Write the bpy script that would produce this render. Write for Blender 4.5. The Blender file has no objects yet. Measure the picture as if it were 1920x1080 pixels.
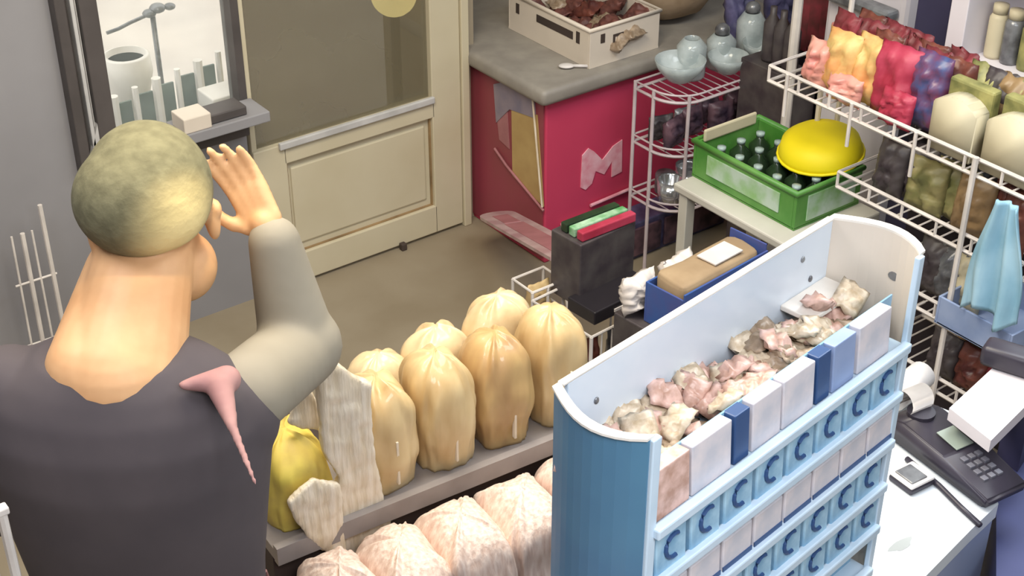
import bpy, bmesh, math, random
from mathutils import Vector, Matrix, noise
random.seed(7)
S = bpy.context.scene
C = S.collection
R = math.radians
# ---------------------------------------------------------------- camera (room axes: X along the door wall, Y into the room)
H = 3.0; FPX = 2800.0; PITCH = R(32); AZ = math.atan2(.6, .8)
cd = bpy.data.cameras.new('camera'); cam = bpy.data.objects.new('camera', cd); C.objects.link(cam)
cam.location = (0, 0, H); cam.rotation_euler = (R(90) - PITCH, 0, -AZ)
cd.sensor_width = 36; cd.lens = 36 * FPX / 1920; cd.clip_end = 100
S.camera = cam
S.view_settings.view_transform = 'Standard'; S.view_settings.look = 'None'
S.view_settings.exposure = 0.0; S.view_settings.gamma = 1; S.view_settings.use_curve_mapping = False
w = bpy.data.worlds.new('sky'); S.world = w; w.use_nodes = True
w.node_tree.nodes['Background'].inputs[0].default_value = (.93, .92, .88, 1)
w.node_tree.nodes['Background'].inputs[1].default_value = 2.3
def lamp(name, kind, loc, power, col, size=1, size_y=None, rot=(0, 0, 0), **k):
    d = bpy.data.lights.new(name, kind); d.energy = power; d.color = col
    if kind == 'AREA':
        d.shape = 'RECTANGLE'; d.size = size; d.size_y = size_y or size
    else:
        d.shadow_soft_size = size
    for a, b in k.items(): setattr(d, a, b)
    o = bpy.data.objects.new(name, d); C.objects.link(o); o.location = loc; o.rotation_euler = rot
    return o
lamp('ceiling_or_fill_light', 'AREA', (2.9, 1.6, 3.22), 46, (.90, .95, 1.0), 1.6, .8)
lamp('ceiling_or_fill_light', 'AREA', (.5, .1, 3.22), 52, (.95, .95, 1.0), 1.0, 1.0)
lamp('ceiling_or_fill_light', 'AREA', (1.5, 2.6, 3.22), 74, (1.0, .90, .72), 1.3, .9)
lamp('window_daylight', 'AREA', (4.25, 2.2, 2.3), 16, (.82, .92, 1.0), 1.6, 1.0, (0, R(68), 0))
lamp('ceiling_or_fill_light', 'AREA', (1.3, -.9, 3.0), 22, (.86, .93, 1.0), 1.2, .8, (R(48), 0, R(-12)))  # unseen fill added from the camera side to brighten the display front
lamp('ceiling_or_fill_light', 'AREA', (.1, 2.2, 3.22), 30, (.92, .94, 1.0), .8, .8)
sp = lamp('head_glow_spot', 'SPOT', (.95, 1.75, 3.15), 70, (1.0, .84, .48), .06, spot_size=R(15), spot_blend=1.0)  # unseen spot put over the head to make its warm glow

# ---------------------------------------------------------------- pixel helpers: a point of the room seen at a place in the photo
fv = Vector((.6 * math.cos(PITCH), .8 * math.cos(PITCH), -math.sin(PITCH))); rv = Vector((.8, -.6, 0)); uv = rv.cross(fv)
CAM = Vector((0, 0, H))
def ray(x, y): return fv * FPX + rv * (x - 960) + uv * (540 - y)
def az(x, y, z): d = ray(x, y); return CAM + d * ((z - H) / d.z)
def ay(x, y, Y): d = ray(x, y); return CAM + d * (Y / d.y)
def ax(x, y, X): d = ray(x, y); return CAM + d * (X / d.x)

# ---------------------------------------------------------------- materials
def lin(c): return tuple((v / 255 / 12.92 if v / 255 < .04045 else ((v / 255 + .055) / 1.055) ** 2.4) for v in c)
MATS = {}
def mat(name, c, rough=.55, c2=None, scale=8, metal=0, trans=0, bump=0, emit=None, alpha=1, coat=0, detail=4, lo=.35, hi=.65, sheen=0):
    if name in MATS: return MATS[name]
    m = bpy.data.materials.new(name); m.use_nodes = True; nt = m.node_tree; b = nt.nodes['Principled BSDF']
    a = lin(c); b.inputs['Base Color'].default_value = (*a, 1); b.inputs['Roughness'].default_value = rough
    b.inputs['Metallic'].default_value = metal; b.inputs['Transmission Weight'].default_value = trans
    b.inputs['Alpha'].default_value = alpha; b.inputs['Coat Weight'].default_value = coat
    if c2 is None: c2 = tuple(max(0, v * .88) for v in c)
    tc = nt.nodes.new('ShaderNodeTexCoord'); nz = nt.nodes.new('ShaderNodeTexNoise')
    nz.inputs['Scale'].default_value = scale; nz.inputs['Detail'].default_value = detail
    nt.links.new(tc.outputs['Object'], nz.inputs['Vector'])
    rp = nt.nodes.new('ShaderNodeValToRGB'); rp.color_ramp.elements[0].position = lo; rp.color_ramp.elements[1].position = hi
    rp.color_ramp.elements[0].color = (*lin(c2), 1); rp.color_ramp.elements[1].color = (*a, 1)
    nt.links.new(nz.outputs['Fac'], rp.inputs[0]); nt.links.new(rp.outputs[0], b.inputs['Base Color'])
    if bump:
        bp = nt.nodes.new('ShaderNodeBump'); bp.inputs['Strength'].default_value = bump; bp.inputs['Distance'].default_value = .01
        nt.links.new(nz.outputs['Fac'], bp.inputs['Height']); nt.links.new(bp.outputs[0], b.inputs['Normal'])
    if emit:
        b.inputs['Emission Color'].default_value = (*lin(emit[0]), 1); b.inputs['Emission Strength'].default_value = emit[1]
    MATS[name] = m; return m
M = lambda n: MATS[n]
mat('floor', (150, 138, 117), .7, (138, 125, 103), 3)
mat('wall_beige', (168, 155, 134), .8, (158, 145, 123), 2)
mat('wall_grey', (150, 148, 150), .7, (140, 138, 140), 2)
mat('ceiling', (225, 222, 215), .8)
mat('door_cream', (205, 195, 168), .45, (198, 187, 158), 3)
mat('dark_frame', (88, 82, 80), .5)
mat('frame_white', (205, 203, 200), .4)
mat('smoked_glass', (118, 110, 88), .25, (108, 100, 80), 2, alpha=.74)
mat('clear_glass', (225, 235, 232), .05, alpha=.12)
mat('pavement', (214, 206, 196), .8, (200, 192, 184), 2)
mat('plaster_white', (235, 232, 225), .5, (222, 218, 210), 8)
mat('green_glass', (95, 112, 100), .2, (72, 86, 78), 9)
mat('door_glow', (255, 240, 190), .4, emit=((255, 232, 150), 5.0))
mat('red_panel', (206, 68, 100), .5, (198, 62, 94), 2)
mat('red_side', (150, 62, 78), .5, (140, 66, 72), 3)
mat('grey_top', (152, 146, 136), .5, (136, 130, 122), 10)
mat('logo_pink', (240, 190, 200), .5, (228, 150, 165), 22)
mat('plastic_cream', (224, 212, 196), .45, (214, 202, 186), 4)
mat('slot_dark', (70, 58, 52), .7)
mat('maroon_mix', (120, 72, 62), .6, (84, 50, 46), 30)
mat('brown_sack', (160, 138, 112), .8, (140, 118, 92), 12, bump=.4)
mat('white_wire', (232, 224, 216), .35)
mat('rose_wire', (206, 192, 194), .35)
mat('chrome', (205, 208, 210), .18, metal=.8)
mat('glassware', (212, 222, 222), .1, (170, 182, 182), 14, alpha=.62)
mat('steel_grey', (140, 142, 144), .3, (88, 88, 92), 18, metal=.3)
mat('dark_plum', (112, 84, 94), .4, (54, 42, 56), 16)
mat('crate_green', (104, 156, 78), .45, (66, 130, 48), 6)
mat('crate_label', (186, 206, 190), .4, (140, 184, 120), 14)
mat('bottle_green', (48, 70, 44), .2, (34, 48, 34), 12)
mat('bottle_cap', (170, 190, 186), .3)
mat('yellow', (250, 232, 24), .6, (244, 222, 16), 5)
mat('cardboard', (172, 148, 116), .8, (152, 128, 98), 9)
mat('label_white', (232, 222, 212), .5, (216, 206, 198), 10)
mat('blue_box', (52, 92, 156), .45, (74, 84, 142), 8)
mat('table_white', (206, 202, 190), .5, (192, 188, 176), 5)
mat('cabinet_dark', (70, 56, 50), .7, (58, 46, 42), 4)
mat('packet_red', (140, 52, 62), .5, (92, 44, 44), 14)
mat('packet_crimson', (184, 66, 90), .5, (160, 40, 62), 12)
mat('packet_blue', (120, 60, 84), .35, (70, 84, 130), 20)
mat('packet_yellow', (222, 198, 128), .5, (214, 150, 90), 14)
mat('packet_rose', (222, 168, 150), .35, (214, 140, 130), 14)
mat('packet_beige', (204, 194, 164), .5, (194, 184, 154), 5)
mat('packet_top', (172, 166, 104), .5, (106, 108, 64), 14)
mat('packet_olive', (158, 146, 100), .45, (112, 112, 68), 12)
mat('packet_tan', (158, 130, 92), .4, (120, 96, 66), 12)
mat('packet_dark', (84, 78, 76), .45, (60, 52, 56), 14)
mat('packet_brown', (128, 74, 60), .4, (74, 36, 34), 16)
mat('cloth_blue', (172, 210, 228), .7, (140, 186, 208), 7, bump=.3)
mat('bin_blue', (156, 172, 204), .45, (128, 148, 188), 8)
mat('cabinet_white', (226, 220, 224), .4, (216, 210, 214), 4)
mat('dark_navy', (58, 56, 84), .5, (50, 48, 72), 5)
mat('navy_blue', (64, 70, 116), .5, (54, 60, 104), 4)
mat('post_dark', (52, 44, 52), .5, (44, 38, 44), 5)
mat('acrylic_blue', (214, 224, 234), .35, (204, 216, 228), 6, coat=.3)
mat('acrylic_rim', (240, 234, 224), .3)
mat('acrylic_cream', (216, 206, 192), .4, (208, 198, 184), 5)
mat('teal_side', (84, 132, 158), .35, (70, 110, 142), 3)
mat('ledge_blue', (206, 224, 238), .35, (192, 214, 230), 10)
mat('pocket_blue', (140, 186, 210), .25, (130, 168, 196), 12)
mat('pack_blue', (170, 206, 226), .3, (118, 164, 196), 26)
mat('mark_navy', (54, 84, 132), .4)
mat('card_white', (220, 212, 214), .4, (196, 196, 204), 26)
mat('sweet_cream', (226, 212, 190), .35, (176, 156, 128), 40)
mat('sweet_pink', (224, 190, 178), .35, (178, 140, 122), 40)
mat('sweet_brown', (176, 156, 134), .35, (132, 112, 90), 40)
mat('snack_yellow', (220, 196, 148), .5, (190, 158, 108), 10, bump=.25, coat=.3)
mat('snack_bright', (226, 204, 92), .6, (200, 174, 90), 12, bump=.25)
mat('snack_pale', (224, 202, 160), .45, (196, 168, 124), 10, bump=.25, coat=.3)
mat('snack_tan', (204, 172, 116), .45, (168, 132, 88), 10, bump=.25, coat=.3)
mat('film_white', (234, 222, 202), .4, (212, 196, 168), 9, coat=.2, bump=.5)
mat('film_pink', (240, 220, 206), .45, (214, 186, 170), 14, bump=.4)
mat('film_strip', (150, 142, 138), .4, (132, 124, 120), 8)
mat('skin', (212, 166, 120), .55, (200, 150, 104), 10)
mat('skin_pink', (214, 168, 142), .5, (206, 146, 122), 10)
mat('hair', (106, 102, 76), .85, (90, 86, 62), 40, bump=.3)
mat('crown', (228, 206, 140), .4, (214, 190, 126), 12)
mat('jacket', (80, 72, 74), .85, (70, 63, 66), 5, bump=.15)
mat('sleeve_grey', (146, 138, 122), .85, (136, 128, 112), 5, bump=.15)
mat('cuff_pink', (166, 126, 120), .85, (146, 104, 102), 10)
mat('trouser', (44, 42, 52), .8); mat('shoe', (30, 28, 30), .5)
mat('black_plastic', (58, 54, 66), .4, (48, 44, 54), 8)
mat('black_glossy', (40, 36, 40), .35)
mat('screen', (150, 160, 150), .3, (136, 148, 138), 6)
mat('key', (112, 112, 122), .4)
mat('paper', (232, 226, 222), .6)
mat('counter_top', (214, 220, 224), .4, (204, 211, 218), 4)
mat('counter_side', (150, 160, 188), .5, (138, 150, 180), 4)
mat('smudge', (176, 182, 182), .5)
mat('packet_green', (88, 152, 92), .4, (176, 206, 176), 20)
mat('magazine', (196, 172, 170), .35, (170, 132, 136), 9)
mat('poster_yellow', (188, 160, 104), .5, (172, 142, 90), 8)
mat('poster_lilac', (152, 138, 146), .5, (122, 116, 134), 10)
mat('poster_rose', (176, 118, 122), .5, (160, 104, 108), 10)
mat('blue_dots', (96, 92, 128), .4, (62, 62, 92), 20)

for nm, sc in (('film_white', (9, 9, 1)), ('film_pink', (7, 7, .8)), ('snack_yellow', (1, 1, .35)), ('snack_tan', (1, 1, .35))):
    nt = MATS[nm].node_tree; mp = nt.nodes.new('ShaderNodeMapping'); mp.inputs['Scale'].default_value = sc
    tc = [n for n in nt.nodes if n.type == 'TEX_COORD'][0]; nz = [n for n in nt.nodes if n.type == 'TEX_NOISE'][0]
    nt.links.new(tc.outputs['Object'], mp.inputs[0]); nt.links.new(mp.outputs[0], nz.inputs['Vector'])
# ---------------------------------------------------------------- mesh helpers
def link(name, bm, m, parent=None, smooth=False, loc=None, rot=None, kind=None):
    me = bpy.data.meshes.new(name); bmesh.ops.recalc_face_normals(bm, faces=bm.faces); bm.to_mesh(me); bm.free()
    if smooth:
        for p in me.polygons: p.use_smooth = True
    me.materials.append(M(m) if isinstance(m, str) else m)
    o = bpy.data.objects.new(name, me); C.objects.link(o)
    if parent: o.parent = parent
    if loc is not None: o.location = loc
    if rot is not None: o.rotation_euler = rot
    if kind: o['kind'] = kind
    return o
def thing(name, label, cat, loc=(0, 0, 0), rz=0, group=None, rot=None):
    o = bpy.data.objects.new(name, None); C.objects.link(o); o.empty_display_size = .05
    o.location = loc; o.rotation_euler = rot or (0, 0, rz); tag(o, label, cat, group); return o
def tag(o, label, cat, group=None):
    o['label'] = label; o['category'] = cat
    if group: o['group'] = group
    return o
def dup(o, loc, rot, label=None, mat_=None):
    c = o.copy(); C.objects.link(c); c.location = loc; c.rotation_euler = rot
    if mat_:
        c.data = o.data.copy(); c.data.materials[0] = M(mat_)
    if label: c['label'] = label
    for ch in o.children:
        k = ch.copy(); C.objects.link(k); k.parent = c
        for g in ch.children:
            q = g.copy(); C.objects.link(q); q.parent = k
    return c
def box(bm, x0, x1, y0, y1, z0, z1, bev=0, mx=None):
    r = bmesh.ops.create_cube(bm, size=1)['verts']
    for v in r: v.co = Vector(((x0 + x1) / 2 + v.co.x * (x1 - x0), (y0 + y1) / 2 + v.co.y * (y1 - y0), (z0 + z1) / 2 + v.co.z * (z1 - z0)))
    if bev:
        es = list({e for v in r for e in v.link_edges})
        q = bmesh.ops.bevel(bm, geom=es, offset=bev, segments=2, affect='EDGES', profile=.5)
        r = list({v for f in q['faces'] for v in f.verts} | {v for v in r if v.is_valid})
    if mx:
        for v in r: v.co = mx @ v.co
    return bm
def bx(*a, **k): return box(bmesh.new(), *a, **k)
def tube(bm, pts, r, n=8, closed=False, radii=None):
    pts = [Vector(p) for p in pts]; rings = []; N = len(pts)
    for i, p in enumerate(pts):
        a = pts[(i - 1) % N] if (closed or i) else p; b = pts[(i + 1) % N] if (closed or i < N - 1) else p
        t = (b - a).normalized(); up = Vector((0, 0, 1)) if abs(t.z) < .9 else Vector((1, 0, 0))
        s = t.cross(up).normalized(); q = s.cross(t); rr = radii[i] if radii else r
        rings.append([bm.verts.new(p + (s * math.cos(2 * math.pi * k / n) + q * math.sin(2 * math.pi * k / n)) * rr) for k in range(n)])
    for i in range(N if closed else N - 1):
        A = rings[i]; B = rings[(i + 1) % N]
        for k in range(n): bm.faces.new((A[k], A[(k + 1) % n], B[(k + 1) % n], B[k]))
    if not closed: bm.faces.new(rings[0][::-1]); bm.faces.new(rings[-1])
    return bm
def lathe(bm, prof, n=24, o=(0, 0, 0)):
    o = Vector(o); rings = [[bm.verts.new(o + Vector((r * math.cos(2 * math.pi * k / n), r * math.sin(2 * math.pi * k / n), z))) for k in range(n)] for r, z in prof]
    for A, B in zip(rings, rings[1:]):
        for k in range(n): bm.faces.new((A[k], A[(k + 1) % n], B[(k + 1) % n], B[k]))
    if prof[0][0] > 1e-4: bm.faces.new(rings[0][::-1])
    if prof[-1][0] > 1e-4: bm.faces.new(rings[-1])
    return bm
def prism(bm, pts, a, b, axis='z'):
    f = {'z': lambda p, h: (p[0], p[1], h), 'x': lambda p, h: (h, p[0], p[1]), 'y': lambda p, h: (p[0], h, p[1])}[axis]
    A = [bm.verts.new(f(p, a)) for p in pts]; B = [bm.verts.new(f(p, b)) for p in pts]; n = len(pts)
    bm.faces.new(A[::-1]); bm.faces.new(B)
    for k in range(n): bm.faces.new((A[k], A[(k + 1) % n], B[(k + 1) % n], B[k]))
    return bm
def ell(bm, c, r, mx=None, seg=20):
    q = bmesh.ops.create_uvsphere(bm, u_segments=seg, v_segments=seg // 2 + 2, radius=1)['verts']
    for v in q:
        p = Vector((v.co.x * r[0], v.co.y * r[1], v.co.z * r[2]))
        if mx: p = mx @ p
        v.co = p + Vector(c)
    return bm
def pouch_bm(wd, h, d, seed=0, crump=.006, n=14, m=18):
    """crimped pillow bag standing upright, base at z=0, facing -y"""
    bm = bmesh.new(); g = {}
    for s in (-1, 1):
        for i in range(n + 1):
            for j in range(m + 1):
                u = i / n * 2 - 1; v = j / m * 2 - 1
                if s == 1 and (i in (0, n) or j in (0, m)): g[s, i, j] = g[-1, i, j]; continue
                prof = max(0, 1 - abs(u) ** 2.6) ** .5 * max(0, 1 - (min(1, abs(v) / .9)) ** 3) ** .55
                z = (v + 1) / 2 * h; x = u * wd / 2 * (1 - .06 * prof)
                q = noise.noise(Vector((u * 2.3, v * 3.1, seed * 7.3 + s))) * crump * 2 + noise.noise(Vector((u * 6, v * 8, seed * 3.1 + s))) * crump
                zz = noise.noise(Vector((u * 2, seed, v))) * crump
                g[s, i, j] = bm.verts.new((x + (abs(v) == 1) * 0, s * (prof * d / 2) + q * (.3 + prof), z + zz))
        for i in range(n):
            for j in range(m):
                q = [g[s, i, j], g[s, i + 1, j], g[s, i + 1, j + 1], g[s, i, j + 1]]
                try: bm.faces.new(q if s < 0 else q[::-1])
                except ValueError: pass
    return bm
def struct(name, bm, m, parent=None):
    o = link(name, bm, m, parent)
    if not parent: o['kind'] = 'structure'
    return o

# ================================================================= SETTING
YD = 4.36
struct('floor', bx(-1.5, 4.5, -1.5, 5.2, -.06, 0), 'floor')
struct('ceiling', bx(-1.5, 4.5, -1.5, 5.2, 3.3, 3.36), 'ceiling')
bm = bmesh.new()
WX0, WX1, WZ0 = 1.62, 2.10, .72
box(bm, -1.5, WX0 - .14, YD, YD + .12, 0, 3.3); box(bm, WX0 - .14, WX1, YD, YD + .12, 0, WZ0); box(bm, WX0 - .14, 3.05, YD, YD + .12, 2.2, 3.3)
struct('wall_back', bm, 'wall_grey')
bm = bmesh.new(); box(bm, 3.05, 3.10, YD + .02, 4.85, 0, 3.3); box(bm, 3.05, 4.4, 4.85, 4.95, 0, 3.3)
struct('wall_alcove', bm, 'wall_beige')
struct('wall_right', bx(4.36, 4.46, -1.5, 4.85, 0, 3.3), 'wall_grey')
struct('wall_left', bx(-1.6, -1.5, -1.5, 4.4, 0, 3.3), 'wall_grey')
struct('wall_front', bx(-1.5, 4.4, -1.6, -1.5, 0, 3.3), 'wall_grey')
# window with dark frame and view outside
wn = bpy.data.objects.new('window_1', None); C.objects.link(wn); wn['kind'] = 'structure'
bm = bmesh.new(); box(bm, WX0 - .14, WX0 - .105, YD - .05, YD + .06, WZ0, 2.2, .004); box(bm, WX0 - .06, WX0, YD - .04, YD + .06, WZ0, 2.2, .004); box(bm, WX0 - .11, WX0 - .05, YD + .0, YD + .05, WZ0, 2.2)
box(bm, WX1 - .02, WX1 + .01, YD - .02, YD + .06, WZ0, 2.2, .003); box(bm, WX0, WX1, YD - .03, YD + .06, WZ0 - .04, WZ0, .003)
link('window_frame', bm, 'dark_frame', wn)
bm = bmesh.new(); box(bm, WX0 - .085, WX0 - .072, YD - .035, YD + .01, WZ0, 2.2, .003); box(bm, WX0 - .066, WX0 - .062, YD - .02, YD + .01, WZ0, 2.2)
box(bm, -.012, .012, -.02, .0, 0, .26, mx=Matrix.Translation((WX0 - .10, YD - .015, WZ0)) @ Matrix.Rotation(R(18), 4, 'Y'))
link('frame_strip', bm, 'frame_white', wn)
link('window_glass', bx(WX0, WX1, YD + .03, YD + .036, WZ0, 2.2), 'clear_glass', wn)
struct('ground_outside', bx(-3, 9, YD + .13, 12, -.05, 0), 'pavement')
struct('wall_outside', bx(-3, 9, 9, 9.1, 0, 4), 'plaster_white')

# ================================================================= DOOR
dr = bpy.data.objects.new('door_1', None); C.objects.link(dr); dr['kind'] = 'structure'
X0, X1 = 2.11, 3.045
link('door_jamb', bx(X1 - .035, X1, YD - .03, YD + .1, 0, 2.2, .004), 'door_cream', dr)
bm = bmesh.new()
box(bm, X1 - .17, X1 - .037, YD - .02, YD + .04, 0.015, 2.15, .004)
box(bm, X0, X0 + .13, YD - .02, YD + .04, 0.015, .60, .004); box(bm, X0, X0 + .02, YD - .01, YD + .04, .6, 2.15, .002)
box(bm, X0 + .12, X1 - .16, YD - .02, YD + .04, 0.015, .135, .004)
box(bm, X0 + .12, X1 - .16, YD - .02, YD + .04, .52, .60, .004)
link('door_leaf', bm, 'door_cream', dr)
bm = bmesh.new(); box(bm, X0 + .12, X1 - .165, YD + .006, YD + .03, .13, .53)
box(bm, X0 + .15, X1 - .195, YD - .002, YD + .02, .165, .49, .008)
link('lower_panel', bm, 'door_cream', dr)
bm = bmesh.new()
for a in ((X0 + .13, X1 - .17, .128, .138), (X0 + .13, X1 - .17, .517, .523)): box(bm, a[0], a[1], YD - .006, YD + .008, a[2], a[3])
for a in (X0 + .13, X1 - .176): box(bm, a, a + .008, YD - .004, YD + .01, .135, .52)
link('panel_groove', bm, 'packet_tan', dr)
link('door_glass', bx(X0 + .02, X1 - .168, YD + .005, YD + .013, .598, 2.15), 'smoked_glass', dr)
link('glazing_bead', bx(X0 + .1, X1 - .165, YD - .035, YD - .018, .585, .612, .004), 'frame_white', dr)
bm = bmesh.new(); p = az(752, 457, .02); box(bm, p.x - .012, p.x + .012, YD - .045, YD - .02, 0.0, .03, .004); link('door_stop', bm, 'slot_dark', dr)

# outside: globe added beyond the door glass for its warm glow, white planter, balustrade
p = ay(738, -12, 4.62)
t = thing('door_glow_globe', 'warm glowing globe added for the glow in the dark door glass', 'glow', (p.x, p.y, 0))
link('glow_globe', ell(bmesh.new(), (0, 0, p.z), (.09, .09, .09)), 'door_glow', t, True)
link('post', tube(bmesh.new(), [(0, 0, 0), (0, 0, p.z - .07)], .02), 'post_dark', t)
p = ay(240, 135, 5.1)
t = thing('planter', 'round white pot on a pedestal outside the window', 'planter', (p.x, p.y, 0))
link('pot', lathe(bmesh.new(), [(.04, 0), (.05, .1), (.03, .2), (.03, p.z - .14), (.07, p.z - .1), (.095, p.z), (.09, p.z + .07), (.075, p.z + .075), (.07, p.z + .02), (0, p.z + .02)]), 'plaster_white', t, True)
link('soil', lathe(bmesh.new(), [(0, p.z + .05), (.075, p.z + .05)]), 'green_glass', t)
t = thing('balustrade', 'white outdoor railing with grey green panels beyond the window', 'railing', (0, 0, 0))
A = ay(215, 200, 4.75); B = ay(410, 115, 4.75)
for k in range(6):
    u = k / 5; x = A.x + (B.x - A.x) * u; zt = A.z + (B.z - A.z) * u + .02
    link('post', tube(bmesh.new(), [(x, 4.75, 0), (x, 4.75, zt + .02)], .012 if k % 2 else .018), 'plaster_white', t)
    if k < 5: link('panel', bx(x + .015, x + (B.x - A.x) / 5 - .015, 4.755, 4.765, .3, zt - .015, .003), 'green_glass', t)
p = ay(420, 170, 4.6)
tag(link('ledge_block', bx(p.x - .07, p.x + .06, 4.55, 4.68, 0, p.z, .006), 'plaster_white'), 'white block at the right end of the railing outside', 'block')
tag(link('twig', tube(bmesh.new(), [ay(200, 62, 5.6), ay(222, 54, 5.6), ay(245, 42, 5.6)] + [ay(272, 30, 5.6), ay(290, 14, 5.6)], .008), 'steel_grey'), 'dark bare twig over the pale pavement outside the window', 'twig')
bm = bmesh.new()
for x, y, r in ((280, 25, .03), (295, 15, .035), (318, 12, .025)): ell(bm, ay(x, y, 5.6), (r, r, r * .6), seg=10)
tag(link('shrub', tube(bm, [ay(285, 22, 5.6), (ay(285, 22, 5.6).x, 5.6, 0)], .012), 'steel_grey', smooth=True), 'small grey shrub outside near the top of the window', 'plant')
# dark ledge and pale box on the sill behind the head
p = ay(415, 205, YD - .09)
tag(link('sill_tray', bx(p.x - .09, p.x + .07, YD - .14, YD - .05, p.z - .02, p.z + .012, .004), 'dark_frame'), 'small dark tray on the window sill beside the door', 'tray')
tag(link('window_ledge', bx(1.80, 2.12, YD - .16, YD - .02, p.z - .06, p.z - .022, .004), 'wall_grey'), 'grey ledge under the window behind the customer', 'ledge')
p2 = ay(360, 225, YD - .11)
tag(link('sill_box', bx(p2.x - .05, p2.x + .05, YD - .155, YD - .06, p.z - .022, p2.z + .03, .004), 'plastic_cream'), 'small cream box on the window sill above the olive hair', 'box')
# white wire rack low on the wall at the far left
p = ay(75, 470, YD - .1)
t = thing('wire_stand', 'white wire stand against the grey wall at the left edge', 'rack', (p.x, p.y, 0))
for k, dx in enumerate((-.09, -.05, -.015, .03)):
    link('upright', tube(bmesh.new(), [(dx, 0, 0), (dx * .9, 0, p.z + (.08 if k != 3 else .16))], .008 if k % 2 else .004), 'white_wire', t)
for z in (.2, p.z - .1): link('rail', tube(bmesh.new(), [(-.1, 0, z), (.04, 0, z)], .004), 'white_wire', t)
p = az(14, 1010, 1.30)
t = thing('white_pole', 'thin white upright pole in the bottom left corner beside the dark jacket', 'pole', (p.x, p.y, 0))
link('tube', tube(bmesh.new(), [(0, 0, .01), (0, 0, 1.36)], .009), 'white_wire', t); link('tube', tube(bmesh.new(), [(-.03, 0, .01), (-.03, 0, 1.36)], .005), 'white_wire', t)
link('foot', lathe(bmesh.new(), [(.12, 0), (.12, .01), (.02, .02)]), 'white_wire', t); link('cap', bx(-.04, .012, -.01, .01, 1.355, 1.37, .003), 'white_wire', t)

# ================================================================= RED COUNTER
RX, RY = 3.09, 3.91
t = thing('red_counter', 'red counter cabinet with a grey worktop and a pale M emblem', 'counter', (RX, RY, 0))
link('body', bx(0, 1.2, 0, .9, 0, .69, .006), 'red_panel', t)
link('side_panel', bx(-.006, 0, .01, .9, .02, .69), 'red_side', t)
bm = bmesh.new(); box(bm, -.05, 1.22, -.045, .93, .69, .755, .02); link('worktop', bm, 'grey_top', t, True)
# M emblem on the front: two wings and a V, from the photo
def face(x, y): q = ay(x, y, RY - .004); return (q.x - RX, q.z)
pts = [(1089, 352), (1092, 292), (1104, 278), (1114, 284), (1130, 300), (1150, 274), (1167, 262), (1166, 322), (1147, 332), (1148, 302), (1133, 327), (1117, 321), (1110, 344), (1098, 356)]
link('emblem', prism(bmesh.new(), [face(*q) for q in pts], -.004, -.0005, 'y'), 'logo_pink', t)
def sf(x, y): q = ax(x, y, RX - .012); return (q.y - RY, q.z)
for nm, pl, mt, h in (('poster', [(958, 205), (1006, 216), (1018, 388), (960, 330)], 'poster_yellow', -.010),
                      ('poster', [(925, 158), (965, 150), (1000, 180), (1003, 222), (955, 205), (930, 230)], 'poster_lilac', -.012),
                      ('poster', [(928, 200), (950, 210), (954, 280), (935, 262)], 'poster_rose', -.0095)):
    link(nm, prism(bmesh.new(), [sf(*q) for q in pl], h, -.0062, 'x'), mt, t)
link('edge_strip', tube(bmesh.new(), [Vector((-.014, *sf(928, 278))), Vector((-.014, *sf(950, 310))), Vector((-.014, *sf(1020, 395)))], .005), 'poster_rose', t)
link('edge_strip', tube(bmesh.new(), [Vector((-.016, *sf(1000, 182))), Vector((-.016, *sf(1010, 300))), Vector((-.016, *sf(1018, 388)))], .004), 'film_white', t)
# shelf-strip lines in front of it
for a, b in (((1050, 420), (1112, 396)), ((1105, 384), (1185, 350))):
    A = face(*a); B = face(*b)
    link('price_rail', tube(bmesh.new(), [Vector((A[0], -.012, A[1])), Vector((B[0], -.012, B[1]))], .007), 'logo_pink', t)

# white slotted basket with brown contents
p = az(1105, 130, .756)
bk = thing('storage_basket', 'cream plastic basket with slots holding brown goods on the grey worktop', 'basket', (p.x, p.y, .756), 0)
BW, BL, BH = .34, .50, .15
bm = bmesh.new()
prism(bm, [(0, 0), (BW, 0), (BW, BL), (0, BL)], 0, .008)
link('base', bm, 'plastic_cream', bk)
for nm, args in (('wall', (0, BW, 0, .008)), ('wall', (0, BW, BL - .008, BL)), ('wall', (0, .008, .008, BL - .008)), ('wall', (BW - .008, BW, .008, BL - .008))):
    link(nm, bx(*args, .006, BH, .002), 'plastic_cream', bk)
bm = bmesh.new(); tube(bm, [(0, 0, BH), (BW, 0, BH), (BW, BL, BH), (0, BL, BH)], .009, 8, True); link('rim', bm, 'plastic_cream', bk, True)
for a in ((-.002, .003, .10, .32, BH - .065, BH - .035), (-.002, .003, .06, .08, BH - .07, BH - .025), (-.002, .003, .43, .45, BH - .07, BH - .03), (.05, .07, -.002, .003, BH - .06, BH - .025), (.12, .16, -.002, .003, BH - .05, BH - .04), (.11, .12, -.002, .003, BH - .08, BH - .04)): link('slot', bx(*a), 'slot_dark', bk)
sk = pouch_bm(.10, .13, .05, 3)
proto = None
for i in range(20):
    x = .075 + .06 * (i % 4) + random.uniform(-.01, .01); y = .09 + .08 * (i // 4) + random.uniform(-.01, .01)
    loc = (p.x + x, p.y + y, .756 + .05 + .04 * random.random()); rot = (R(random.uniform(50, 110)), R(random.uniform(-25, 25)), R(random.uniform(0, 180)))
    if proto is None:
        proto = link('snack_packet', sk, 'maroon_mix', None, True, loc, rot); tag(proto, 'small brown packet heaped in the cream basket', 'packet', 'brown packets in the cream basket')
    else: dup(proto, loc, rot, mat_=random.choice(['maroon_mix', 'packet_brown', 'maroon_mix', 'sweet_brown']))
p = az(1062, 128, .756)
sn = thing('spoon', 'small white spoon lying on the worktop corner beside the basket', 'spoon', (p.x, p.y, .758), R(-35))
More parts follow.
